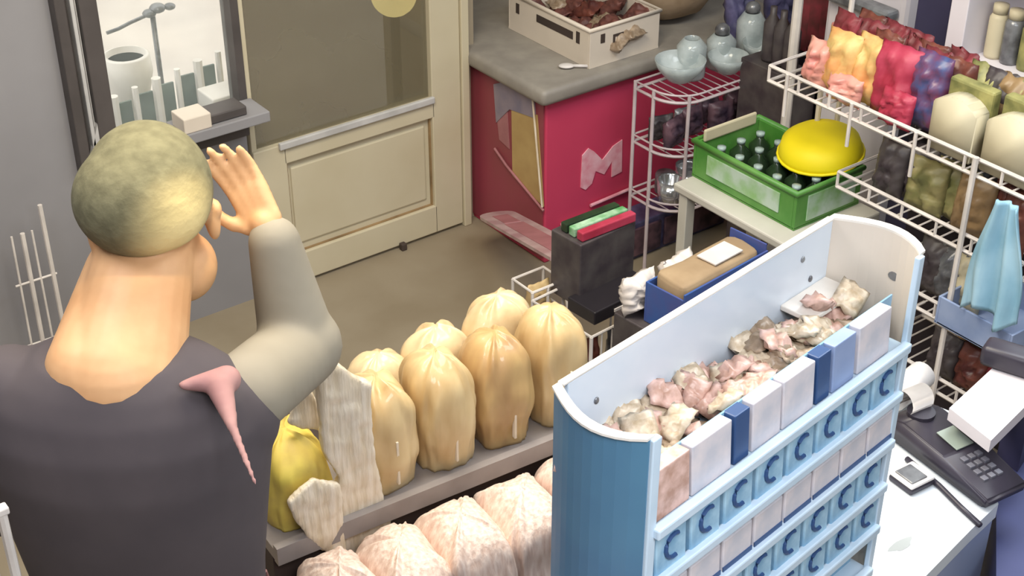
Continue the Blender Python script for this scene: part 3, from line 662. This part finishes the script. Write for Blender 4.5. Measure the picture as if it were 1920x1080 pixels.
# acrylic display
DX, DY, DA = 1.08, 1.13, math.atan2(.098, .642)
DW, DD, DT = .65, .17, 1.80 - ZC - .001
dp = thing('display_stand', 'pale blue display stand with curved ends and rows of pockets', 'display', (DX, DY, ZC + .001), DA)
link('back_panel', bx(0.01, DW, DD - .008, DD, 0, DT, .002), 'acrylic_blue', dp)
def end(x0, sgn, h0=0, h1=DT, th=.012):
    A = []; B = []
    for k in range(11):
        u = k / 10; yy = u * DD; b = .035 * math.sin(math.pi * u ** .85)
        A.append((x0 + sgn * b, yy)); B.append((x0 + sgn * (b + th), yy))
    return A + B[::-1]
for sg, x0, m in ((-1, .002, 'teal_side'), (1, DW - .002, 'acrylic_cream')):
    e = link('end_panel', prism(bmesh.new(), end(x0, sg), 0, DT), m, dp)
    link('end_rim', prism(bmesh.new(), end(x0, sg, th=.016), DT, DT + .004), 'acrylic_rim', e)
link('top_edge', bx(0, DW, DD - .009, DD + .003, DT, DT + .004, .001), 'acrylic_rim', dp)
link('front_post', bx(-.008, .010, -.006, .004, 0, DT, .002), 'ledge_blue', dp); link('front_post', bx(DW - .01, DW + .006, -.006, .004, 0, DT, .002), 'ledge_blue', dp)
link('hole', prism(bmesh.new(), [(.055 + .011 * math.cos(a * R(30)), DT - .075 + .008 * math.sin(a * R(30))) for a in range(12)], DW + .0295, DW + .0315, 'x'), 'steel_grey', dp)
for x, z in ((.07, DT - .06), (.60, DT - .09), (.57, DT - .04)): link('screw', ell(bmesh.new(), (x, DD - .009, z), (.005, .003, .006), seg=10), 'steel_grey', dp)
shelf_z = [DT - .165, DT - .262, DT - .36, DT - .455, DT - .55, DT - .65]
for k, z in enumerate(shelf_z):
    link('shelf_plate', bx(.004, DW - .004, .0, DD - .008, z - .004, z, .001), 'ledge_blue', dp)
    link('ledge', bx(.004, DW - .006, -.016, .0, z - .009, z + .009, .003), 'ledge_blue', dp)
    link('divider_back', bx(.012, DW - .012, .03, .033, z, z + .085), 'pocket_blue', dp)
link('inner_ledge', bx(DW - .13, DW - .004, .10, DD - .008, DT - .115, DT - .105, .002), 'acrylic_rim', dp)
cz, sz = math.cos(DA), math.sin(DA)
def dl(x, y, z): return Vector((DX + x * cz - y * sz, DY + x * sz + y * cz, ZC + .001 + z))
# cards at front of the top tray
for k, (x, w_, m, lab) in enumerate(((.055, .08, 'sweet_pink', 'pinkish box front left in the top tray'), (.145, .09, 'card_white', 'pale card box left of the first navy box'), (.215, .035, 'mark_navy', 'navy box left in the top tray'), (.275, .07, 'card_white', 'white box between the navy boxes'), (.355, .08, 'card_white', 'white box just left of the second navy box'), (.42, .035, 'mark_navy', 'navy box right in the top tray'), (.475, .06, 'bin_blue', 'pale blue box next to the second navy box'), (.56, .09, 'card_white', 'pale box at the right end of the top tray'))):
    o = link('sweet_box', bx(-w_ / 2, w_ / 2, -.012, .012, 0, .085, .002), m, None, False, dl(x, .016, shelf_z[0] + .001), (R(-4), 0, DA)); tag(o, lab, 'box')
# sweets heap
sw = None; mm = ['sweet_cream', 'sweet_pink', 'sweet_brown']; labs = ['cream', 'pinkish', 'brownish']; proto = {}
for lay in range(3):
    for i in range(16):
        for j in range(2):
            k = random.randrange(3)
            if k not in proto: proto[k] = pouch_bm(.052, .060, .018, 600 + k, .006, 8, 10)
            loc = dl(.045 + .036 * i + random.uniform(-.008, .008), .082 + .042 * j + random.uniform(-.006, .006), shelf_z[0] + .008 + lay * .018 + .012 * math.sin(i * 1.3))
            rot = (R(random.uniform(55, 100)), R(random.uniform(-30, 30)), R(random.uniform(0, 360)))
            if isinstance(proto[k], bmesh.types.BMesh):
                o = link('wrapped_sweet', proto[k], mm[k], None, True, loc, rot); tag(o, labs[k] + ' wrapped sweet in the heap of the top tray', 'sweet', labs[k] + ' sweets heaped in the top tray'); proto[k] = o
            else: dup(proto[k], loc, rot)
# pocket packs with a navy hook mark
pp_ = None; plain = None
ROWN = ['first row under the top tray', 'second row under the top tray', 'third row under the top tray', 'fourth row under the top tray']
for r_, z in enumerate(shelf_z[1:5]):
    for k in range(8):
        x = .05 + .078 * k + .01 * (r_ % 2); loc = dl(x, .004, z + .001); mark = (k * 3 + r_) % 3 != 1
        rot = (R(-3), 0, DA)
        if mark:
            if pp_ is None:
                pp_ = link('blue_pack', bx(-.034, .034, -.01, .012, 0, .072, .003), 'pack_blue', None, False, loc, rot)
                tag(pp_, 'light blue pack with a navy hook mark, ' + ROWN[0], 'packet', 'marked packs, ' + ROWN[0])
                bm = tube(bmesh.new(), [(.004 + .018 * math.cos(R(60 + 25 * a)), -.0115, .044 + .02 * math.sin(R(60 + 25 * a))) for a in range(10)], .0036, 6)
                link('hook_mark', bm, 'mark_navy', pp_)
            else: pk = dup(pp_, loc, rot, 'light blue pack with a navy hook mark, ' + ROWN[r_]); pk['group'] = 'marked packs, ' + ROWN[r_]
        else:
            if plain is None:
                plain = link('pale_pack', bx(-.036, .036, -.01, .012, 0, .066, .003), 'card_white', None, False, loc, rot)
                tag(plain, 'pale unmarked pack in the display, ' + ROWN[0], 'packet', 'plain packs, ' + ROWN[0])
                link('dark_base', bx(-.036, .036, -.0115, -.01, .004, .016), 'mark_navy', plain)
            else: pk = dup(plain, loc, rot, 'pale unmarked pack in the display, ' + ROWN[r_]); pk['group'] = 'plain packs, ' + ROWN[r_]

# card terminal
A = az(1690, 800, ZC); B = az(1885, 945, ZC); mid = (az(1785, 868, ZC)); d = B - A; ang = math.atan2(d.y, d.x)
tm = thing('card_terminal', 'black card terminal with a keypad and paper roll on the white counter', 'card terminal', (mid.x, mid.y, ZC + .001), ang)
LT = d.length
bm = bmesh.new(); prism(bm, [(-LT / 2, 0), (LT / 2 - .01, 0), (LT / 2, .012), (LT / 2, .028), (0.02, .05), (-LT / 2 + .05, .062), (-LT / 2, .045)], -.058, .058, 'y')
bmesh.ops.bevel(bm, geom=bm.edges[:], offset=.006, segments=3, affect='EDGES'); link('casing', bm, 'black_plastic', tm, True)
sl = math.atan2(-.022, LT / 2 - .02)
def tp(x): return .05 + (x - .02) * math.tan(sl)
mx = Matrix.Translation((-.01, .006, .0545)) @ Matrix.Rotation(-sl * .6, 4, 'Y')
link('screen', box(bmesh.new(), -.03, .03, -.024, .024, 0, .003, .001, mx), 'screen', tm)
for i in range(4):
    for j in range(3):
        x = .045 + i * .019; link('key', bx(x - .007, x + .007, -.028 + j * .02, -.014 + j * .02, tp(x) - .002, tp(x) + .005, .0015), 'key', tm)
link('roll_cover', lathe(bmesh.new(), [(.001, 0), (.03, 0), (.03, .01), (.001, .012)], 20, (-LT / 2 + .045, 0, .058)), 'black_plastic', tm)
bm = bmesh.new(); pts = []
for k in range(14):
    a = R(-60 + k * 22); r_ = .030 - .0006 * k; pts.append((-LT / 2 + .02 + r_ * math.cos(a), .085 + r_ * math.sin(a)))
pts2 = [(x * 1 + 0, z + .0) for x, z in pts]
A_ = [bm.verts.new((x, -.03, z)) for x, z in pts] ; B_ = [bm.verts.new((x, .03, z)) for x, z in pts]
for k in range(13): bm.faces.new((A_[k], A_[k + 1], B_[k + 1], B_[k]))
bmesh.ops.solidify(bm, geom=bm.faces[:], thickness=.0015); link('paper_strip', bm, 'paper', tm, True)
# cable
c1 = dl(0, 0, 0)
tag(link('cable', tube(bmesh.new(), [az(1838, 985, ZC + .006), az(1800, 950, ZC + .006), az(1760, 910, ZC + .006), az(1700, 860, ZC + .006)], .006, 8), 'black_plastic', None, True), 'black cable lying along the card terminal', 'cable')
# small calculator
q = az(1708, 905, ZC); cl = thing('small_reader', 'small white and black square device beside the card terminal', 'device', (q.x, q.y, ZC + .001), ang + R(2))
link('base', bx(-.032, .032, -.034, .034, 0, .014, .004), 'black_plastic', cl); link('case', bx(-.032, .032, -.034, .034, .014, .022, .004), 'paper', cl); link('face', bx(-.024, .024, -.026, .018, .022, .025, .002), 'steel_grey', cl)
# white folded sheet behind
q = az(1722, 770, ZC + .0)
tag(link('paper_roll', tube(bmesh.new(), [(0, 0, .034), (.12, .02, .034)], .032, 20), 'paper', None, True, (q.x - .05, q.y + .035, ZC + .002)), 'white paper roll between the display stand and the wire shelving', 'paper')

# white raised shelf at right + navy panel + black thing
ZS = 1.16
a1 = az(1858, 826, ZS); a2 = az(1780, 765, ZS); a3 = az(1985, 700, ZS); 
a4 = a2 + (a3 - a1)
ws = thing('white_shelf_board', 'white board on a navy base at the right edge behind the card terminal', 'shelf', (0, 0, 0))
P = [(a1.x, a1.y), (a3.x, a3.y), (a4.x, a4.y), (a2.x, a2.y)]
link('board', prism(bmesh.new(), P, ZS - .03, ZS), 'cabinet_white', ws)
c_ = (sum(a for a, b in P) / 4, sum(b for a, b in P) / 4)
link('base', prism(bmesh.new(), [(c_[0] + .09 + (a - c_[0]) * .3, c_[1] + .0 + (b - c_[1]) * .5) for a, b in P], .951, ZS - .03), 'dark_navy', ws)
q = az(1892, 690, ZS); tag(link('black_scanner', bx(-.03, .03, -.06, .06, 0, .05, .012), 'black_plastic', None, True, (q.x, q.y, ZS + .001), (0, 0, R(20))), 'black rounded device on the white board at the right edge', 'device')
a = az(1880, 985, .9); 
tag(link('navy_cabinet', prism(bmesh.new(), [(x.x, x.y) for x in (az(1868, 1100, .95), az(1868, 850, .95), az(2050, 850, .95), az(2050, 1100, .95))], 0, .95), 'navy_blue'), 'navy blue cabinet side at the bottom right corner', 'cabinet')

# ================================================================= SNACK BAGS ON A SHELF IN FRONT OF CUSTOMER
ZB = .82
stand = thing('snack_stand', 'low stand with a grey front strip carrying the yellow snack bags', 'stand', (0, 0, 0))
L0 = az(560, 1010, ZB); L1 = az(1085, 800, ZB); dv = (L1 - L0).normalized(); nv = Vector((-dv.y, dv.x, 0))
ba = math.atan2(dv.y, dv.x)
base = L0 - dv * .06
def quad(o, a, b, c): return [(p.x, p.y) for p in (o, o + dv * a, o + dv * a + nv * b, o + nv * b)]
LL = (L1 - L0).length + .10
link('shelf_top', prism(bmesh.new(), quad(base - nv * .0, LL, .24, 0), ZB - .03, ZB), 'film_strip', stand)
link('stand_body', prism(bmesh.new(), quad(base + nv * .01, LL - .01, .22, 0), 0, ZB - .03), 'cabinet_dark', stand)
link('front_lip', prism(bmesh.new(), quad(base - nv * .02, LL, .02, 0), ZB - .035, ZB + .012), 'film_strip', stand)
def puff_bm(wd, h, d_, seed, e=.55, wr=1.0):
    """boxy soft bag bulging with snacks, rounded top, pinched foot, fine vertical creases"""
    bm = bmesh.new(); n, m = 56, 34; rings = []
    for j in range(m + 1):
        v = j / m; z = h * v
        k = max(.03, 1 - max(0, (v - .5) / .5) ** 3.2) ** .5 if v < 1 else .08
        k *= .84 + .16 * min(1, v / .3); ring = []
        for i in range(n):
            a = 2 * math.pi * i / n; ca, sa = math.cos(a), math.sin(a)
            x = math.copysign(abs(ca) ** e, ca) * wd / 2 * k; y = math.copysign(abs(sa) ** e, sa) * d_ / 2 * k
            q = 1 + .13 * wr * noise.noise(Vector((ca * 1.7, sa * 1.7 + seed * 5, v * 3))) + .07 * wr * noise.noise(Vector((ca * 5, sa * 5 + seed, v * 3))) + .05 * wr * noise.noise(Vector((ca * 14, sa * 14 + seed, v * 4)))
            ring.append(bm.verts.new((x * q, y * q, z + .02 * noise.noise(Vector((ca * 2, sa * 2, seed))) * v)))
        rings.append(ring)
    for A, B in zip(rings, rings[1:]):
        for i in range(n): bm.faces.new((A[i], A[(i + 1) % n], B[(i + 1) % n], B[i]))
    bm.faces.new(rings[0][::-1]); bm.faces.new(rings[-1]); return bm
def bagpos(x, y, z, off): q = az(x, y, z); return Vector((q.x, q.y, z))
specs = [(556, 905, .15, .22, 'snack_bright', 'bright yellow snack bag at the left end, beside the dark jacket', .10),
         (735, 850, .148, .27, 'snack_yellow', 'yellow snack bag directly right of the pointed white wrapper', .10),
         (842, 805, .148, .28, 'snack_yellow', 'plump yellow snack bag in the middle of the row', .10),
         (948, 760, .148, .28, 'snack_tan', 'tan snack bag second from the display stand', .10),
         (1050, 718, .148, .29, 'snack_yellow', 'yellow snack bag next to the display stand', .10)]
for k, (x, y, wd, h, m, lab, oo) in enumerate(specs):
    c = az(x, y, ZB + .10); s_ = (c - base).dot(dv); pos = base + dv * s_ + nv * .10; pos.z = ZB + .001
    b_ = thing('snack_sack', lab, 'snack bag', pos, ba)
    link('bulging_bag', puff_bm(wd, h, .18, k + 1, .65), m, b_, True)
    link('seal', bx(-.003, .003, -.092, -.08, .03, h * .55, .001), 'film_white', b_)
for k, (x, y, wd, h, lab) in enumerate(((745, 700, .13, .20, 'pale topped snack bag in the back row, left one'), (865, 670, .14, .22, 'pale topped snack bag in the back row, middle one'), (990, 635, .16, .25, 'pale topped snack bag in the back row, large right one'))):
    c = az(x, y, ZB + .2); s_ = (c - base).dot(dv); pos = base + dv * s_ + nv * .27; pos.z = ZB - .03
    b_ = thing('snack_sack', lab, 'snack bag', pos, ba); link('bulging_bag', puff_bm(wd * 1.15, h + .03, .13, 20 + k, .7), 'snack_pale', b_, True)
link('rear_shelf', prism(bmesh.new(), quad(base + nv * .242, LL, .20, 0), 0, ZB - .032), 'cabinet_dark', stand)
# pointed wrapper
cloud = bpy.data.textures.new('wrinkle', 'CLOUDS'); cloud.noise_scale = .05; cloud.noise_depth = 2
def sheet(name, pix, depth, m, lab, th=.006, cat='wrapper', wr=.03):
    o = base + nv * depth; pts = []
    for x, y in pix:
        r_ = ray(x, y); pts.append(CAM + r_ * ((o - CAM).dot(nv) / r_.dot(nv)))
    org = pts[0].copy(); org.z = min(p.z for p in pts)
    bm = bmesh.new(); A_ = [bm.verts.new(p - org) for p in pts]; B_ = [bm.verts.new(p - org + nv * th) for p in pts]; n = len(pts)
    bm.faces.new(A_); bm.faces.new(B_[::-1])
    for k in range(n): bm.faces.new((A_[k], A_[(k + 1) % n], B_[(k + 1) % n], B_[k]))
    ob = link(name, bm, m, None, True, org)
    r_ = ob.modifiers.new('r', 'REMESH'); r_.mode = 'VOXEL'; r_.voxel_size = .007; r_.use_smooth_shade = True
    q = ob.modifiers.new('s', 'SMOOTH'); q.iterations = 4
    dm = ob.modifiers.new('d', 'DISPLACE'); dm.texture = cloud; dm.strength = wr * .45; dm.mid_level = .5
    return tag(ob, lab, cat)
sheet('pointed_wrapper', [(592, 660), (640, 690), (698, 722), (705, 860), (735, 985), (690, 1030), (650, 1055), (590, 1000), (640, 900), (608, 850), (602, 760)], .0, 'film_white', 'tall pointed whitish wrapper between the snack bags', .03)
sheet('wrapper_corner', [(572, 715), (600, 760), (606, 810), (540, 800)], .06, 'film_white', 'small upright corner of pale wrapper above the bright yellow bag', .02)
sheet('crumpled_film', [(540, 945), (590, 900), (640, 910), (655, 1058), (600, 1035), (558, 985)], -.022, 'film_white', 'crumpled pale film under the bright yellow snack bag', .02)
# pinkish film bags in a lower front row
for k in range(5):
    c = az(640 + 112 * k, 1085 - 50 * k, .80); s_ = (c - base).dot(dv); pos = base + dv * s_ - nv * .137; pos.z = .56
    b_ = thing('film_bag', 'pinkish crinkled film bag in the front row, ' + ['farthest left', 'second from the left', 'third from the left', 'second from the display stand', 'against the display stand'][k], 'bag', pos, ba)
    link('bag_body', puff_bm(.165, .275, .215, 40 + k, .36, 1.2), 'film_pink', b_, True)
link('lower_shelf', prism(bmesh.new(), quad(base - nv * .25, LL + .02, .225, 0), 0, .558), 'cabinet_dark', stand)
# brown red strip between jacket and film
p = az(515, 1010, .75)
b_ = thing('brown_bag', 'brownish pink paper bag beside the dark jacket at the bottom', 'bag', (.975, p.y - .10, 0), ba)
link('paper_body', puff_bm(.10, .80, .10, 60), 'film_pink', b_, True); link('handle', tube(bmesh.new(), [(-.03, -.04, .76), (-.02, -.07, .84), (.02, -.07, .84), (.04, -.04, .76)], .004), 'cuff_pink', b_)
# dark box filling the dark area behind customer arm
p = az(520, 800, .62)
t = thing('dark_block', 'dark brown box on the floor between the customer and the snack bags', 'bin', (p.x, p.y, 0), ba)
link('block_body', bx(-.16, .12, -.08, .12, 0, .62, .01), 'cabinet_dark', t); link('block_rim', tube(bmesh.new(), [(-.16, -.08, .62), (.12, -.08, .62), (.12, .12, .62), (-.16, .12, .62)], .01, 8, True), 'packet_brown', t)

# ================================================================= CUSTOMER
hc = az(287, 408, 1.69)                      # head centre
bp_ = az(225, 720, 1.45)                     # between the shoulders
per = thing('person', 'person with olive hair and dark jacket, back turned, raising one arm in a grey sleeve', 'person', (bp_.x, bp_.y, 0), -AZ)
inv = Matrix.Rotation(AZ, 4, 'Z')
def L_(P): return inv @ (Vector(P) - Vector((bp_.x, bp_.y, 0)))
def cap(bm, a, b, ra, rb, n=24):
    a = Vector(a); b = Vector(b); k = 8; ell(bm, a, (ra,) * 3, seg=n); ell(bm, b, (rb,) * 3, seg=n)
    tube(bm, [a + (b - a) * i / k for i in range(k + 1)], 0, n, radii=[ra + (rb - ra) * i / k for i in range(k + 1)])
def organic(name, bm, m, parent, vox=.007, sm=6):
    o = link(name, bm, m, parent, True)
    r_ = o.modifiers.new('r', 'REMESH'); r_.mode = 'VOXEL'; r_.voxel_size = vox; r_.use_smooth_shade = True
    s_ = o.modifiers.new('s', 'SMOOTH'); s_.iterations = sm; s_.factor = .6
    return o
h = L_(hc); el = L_(az(562, 655, 1.36)); wr_ = L_(az(512, 445, 1.60)); hd = L_(az(452, 335, 1.69))
shR = Vector((.19, 0, 1.42)); shL = Vector((-.20, -.01, 1.46)); neck = Vector((h.x * .35, .0, 1.53))
sk = bmesh.new()
# head: cranium, jaw, nose, brow, ears (facing forward, turned a little left)
CROWN_GLOW = (.03, -.10, .06); HK = 1.2
HR = Matrix.Rotation(R(18), 4, 'Z') @ Matrix.Rotation(R(-16), 4, 'X')
def hp(x, y, z): return h + HR @ Vector((x, y, z)) * HK
ell(sk, hp(0, -.005, .035), (0.0996, 0.1236, 0.1116), HR); ell(sk, hp(0, .035, -.045), (0.0792, 0.0864, 0.0900), HR)
ell(sk, hp(0, .075, -.095), (0.0384, 0.0336, 0.0312), HR)
cap(sk, hp(0, .105, .0), hp(0, .123, -.035), .012, .018); ell(sk, hp(.02, .10, -.072), (0.0192, 0.0120, 0.0072), HR); ell(sk, hp(-.02, .10, -.072), (0.0192, 0.0120, 0.0072), HR)
for s in (-1, 1):
    ell(sk, hp(.086 * s, 0, -.015), (0.0144, 0.0264, 0.0408), HR); ell(sk, hp(.092 * s, -.006, -.0), (0.0120, 0.0216, 0.0192), HR); ell(sk, hp(.034 * s, .098, .02), (0.0216, 0.0120, 0.0084), HR)
cap(sk, neck + Vector((-.01, -.02, -.05)), h + Vector((-.02, -.02, -.07)), .115, .088); cap(sk, neck + Vector((-.05, -.03, -.03)), h + Vector((-.06, -.03, -.10)), .085, .07)
ell(sk, h + Vector((.035, .03, -.12)), (.062, .07, .066), seg=28)
# torso, legs under the clothes
cap(sk, (0, 0, 1.35), (0, 0, 1.02), .13, .12); cap(sk, shL + Vector((.05, 0, -.02)), shR + Vector((-.05, 0, -.02)), .06, .06)
cap(sk, (.09, 0, .95), (.10, .02, .50), .075, .05); cap(sk, (.10, .02, .5), (.11, 0, .09), .045, .032); cap(sk, (-.09, 0, .95), (-.10, .02, .5), .075, .05); cap(sk, (-.10, .02, .5), (-.11, 0, .09), .045, .032)
# left arm hanging
lE = Vector((-.27, .03, 1.15)); lW = Vector((-.24, .20, .98)); cap(sk, shL, lE, .045, .038); cap(sk, lE, lW, .037, .026)
# right arm raised
cap(sk, shR, el, .045, .038); cap(sk, el, wr_, .037, .026)
def hand(W, tip, side, pn, curl, s=1.0):
    """W wrist, tip direction point, side: thumb direction, pn palm normal"""
    ax_ = (tip - W).normalized(); sd = (side - ax_ * side.dot(ax_)).normalized(); pn = ax_.cross(sd) * pn
    cap(sk, W, W + ax_ * .03, .024 * s, .026 * s)
    for u in (-.028, -.01, .01, .028): cap(sk, W + ax_ * .03 + sd * u * .7, W + ax_ * .088 * s + sd * u, .015 * s, .0125 * s, 10)
    for u, ln in ((.030, .072), (.010, .080), (-.011, .074), (-.031, .058)):
        q = W + ax_ * .09 * s + sd * u; a = 0; dirn = ax_ + sd * u * 3
        for k, f_ in enumerate((.45, .32, .23)):
            a += curl * (.7 if k == 0 else 1); dd = (dirn.normalized() * math.cos(a) + pn * math.sin(a)); e_ = q + dd * ln * f_ * s * 1.1
            cap(sk, q, e_, (.0098 - .0007 * k) * s, (.0092 - .0009 * k) * s, 8); q = e_
    q = W + ax_ * .025 + sd * .022; 
    for ln, o_ in ((.045, .75), (.032, .45), (.026, .30)):
        e_ = q + (ax_ * 1 + sd * o_ * 1.3 + pn * .35).normalized() * ln; cap(sk, q, e_, .0125 * s, .0105 * s, 8); q = e_
hand(wr_, hd + (hd - wr_) * .3, Vector((-1, .2, -.2)), 1, .28, 1.15)
hand(lW, lW + Vector((.06, .12, -.05)), Vector((1, 0, .4)), 1, .35)
organic('body', sk, 'skin', per, .0055, 3)
for s_x in (-1, 1): link('eye', ell(bmesh.new(), hp(.032 * s_x, .094, .004), (.012, .012, .010), HR, 12), 'paper', per, True)
# hair shell over the crown, back and sides
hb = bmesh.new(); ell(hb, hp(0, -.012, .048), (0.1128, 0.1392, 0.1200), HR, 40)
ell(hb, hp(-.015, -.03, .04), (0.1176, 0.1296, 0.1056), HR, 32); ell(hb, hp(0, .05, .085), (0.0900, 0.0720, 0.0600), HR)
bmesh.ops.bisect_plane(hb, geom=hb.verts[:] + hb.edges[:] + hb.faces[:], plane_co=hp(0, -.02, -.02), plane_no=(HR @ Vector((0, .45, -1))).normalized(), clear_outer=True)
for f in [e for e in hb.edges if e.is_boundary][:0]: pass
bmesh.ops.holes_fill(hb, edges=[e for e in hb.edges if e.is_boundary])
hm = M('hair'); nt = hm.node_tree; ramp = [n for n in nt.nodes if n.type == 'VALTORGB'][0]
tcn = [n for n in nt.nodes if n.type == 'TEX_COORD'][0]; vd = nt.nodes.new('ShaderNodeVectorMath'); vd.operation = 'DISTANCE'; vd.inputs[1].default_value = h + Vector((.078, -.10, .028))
nt.links.new(tcn.outputs['Object'], vd.inputs[0]); glow_ramp = nt.nodes.new('ShaderNodeValToRGB'); nt.links.new(vd.outputs['Value'], glow_ramp.inputs[0])
glow_ramp.color_ramp.interpolation = 'EASE'; glow_ramp.color_ramp.elements[0].position = .02; glow_ramp.color_ramp.elements[1].position = .125; glow_ramp.color_ramp.elements[0].color = (1, 1, 1, 1); glow_ramp.color_ramp.elements[1].color = (0, 0, 0, 1)
mx_ = nt.nodes.new('ShaderNodeMix'); mx_.data_type = 'RGBA'; nt.links.new(glow_ramp.outputs[0], mx_.inputs[0]); nt.links.new(ramp.outputs[0], mx_.inputs[6]); mx_.inputs[7].default_value = (*lin((238, 214, 150)), 1)  # pale warm lamp glow painted into the hair colour around one point
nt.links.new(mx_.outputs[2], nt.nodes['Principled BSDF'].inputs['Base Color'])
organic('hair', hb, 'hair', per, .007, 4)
# jacket
jk = bmesh.new()
PR = [(.80, .19, .13), (.90, .215, .145), (1.05, .225, .15), (1.2, .245, .165), (1.32, .262, .172), (1.40, .262, .165), (1.46, .235, .145), (1.50, .19, .12), (1.53, .13, .095)]
rg = [[jk.verts.new((rx * math.cos(R(k * 10)), -.015 + ry_ * math.sin(R(k * 10)), z)) for k in range(36)] for z, rx, ry_ in PR]
for A_, B_ in zip(rg, rg[1:]):
    for k in range(36): jk.faces.new((A_[k], A_[(k + 1) % 36], B_[(k + 1) % 36], B_[k]))
jk.faces.new(rg[0][::-1]); jk.faces.new(rg[-1])
ell(jk, (-.0, -.03, 1.43), (.19, .11, .07)); ell(jk, (neck.x - .01, 0, 1.47), (.10, .09, .05))
cap(jk, shL + Vector((.01, 0, -.01)), lE, .078, .064); cap(jk, lE, lW - (lW - lE) * .08, .062, .046); ell(jk, shR + Vector((.0, -.0, -.04)), (.09, .09, .10), seg=28)
organic('jacket', jk, 'jacket', per, .008, 8)
# grey sleeve over the raised arm with pink hem
sl_ = bmesh.new(); cap(sl_, shR + Vector((.03, .03, -.01)), el, .078, .078); cap(sl_, el, wr_ - (wr_ - el) * .04, .078, .050); ell(sl_, el + Vector((.0, 0, .01)), (.085, .08, .085))
organic('sleeve', sl_, 'sleeve_grey', per, .008, 8)
cu = bmesh.new()
for (pa, pb, ra, rb) in ((az(345, 722, 1.52), az(425, 712, 1.51), .010, .026), (az(412, 725, 1.51), az(436, 800, 1.485), .024, .010), (az(436, 800, 1.485), az(478, 905, 1.43), .009, .005)): cap(cu, L_(pa), L_(pb), ra, rb)
organic('shirt_hem', cu, 'cuff_pink', per, .006, 4)
tr = bmesh.new()
for s in (-1, 1): cap(tr, (.10 * s, 0, .92), (.105 * s, .02, .5), .098, .075); cap(tr, (.105 * s, .02, .5), (.11 * s, 0, .09), .072, .06)
ell(tr, (0, 0, .92), (.19, .13, .12)); organic('trousers', tr, 'trouser', per, .01, 5)
for s in (-1, 1):
    sh = bmesh.new(); ell(sh, (.11 * s, .06, .045), (.05, .13, .045)); ell(sh, (.11 * s, -.02, .06), (.045, .06, .06)); organic('shoe', sh, 'shoe', per, .008, 3)

# ---------------------------------------------------------------- aim the unseen added spot at the head for its warm glow
dvec = (hc + Vector((0.02, -.03, .05)) - sp.location); sp.rotation_euler = dvec.to_track_quat('-Z', 'Y').to_euler()
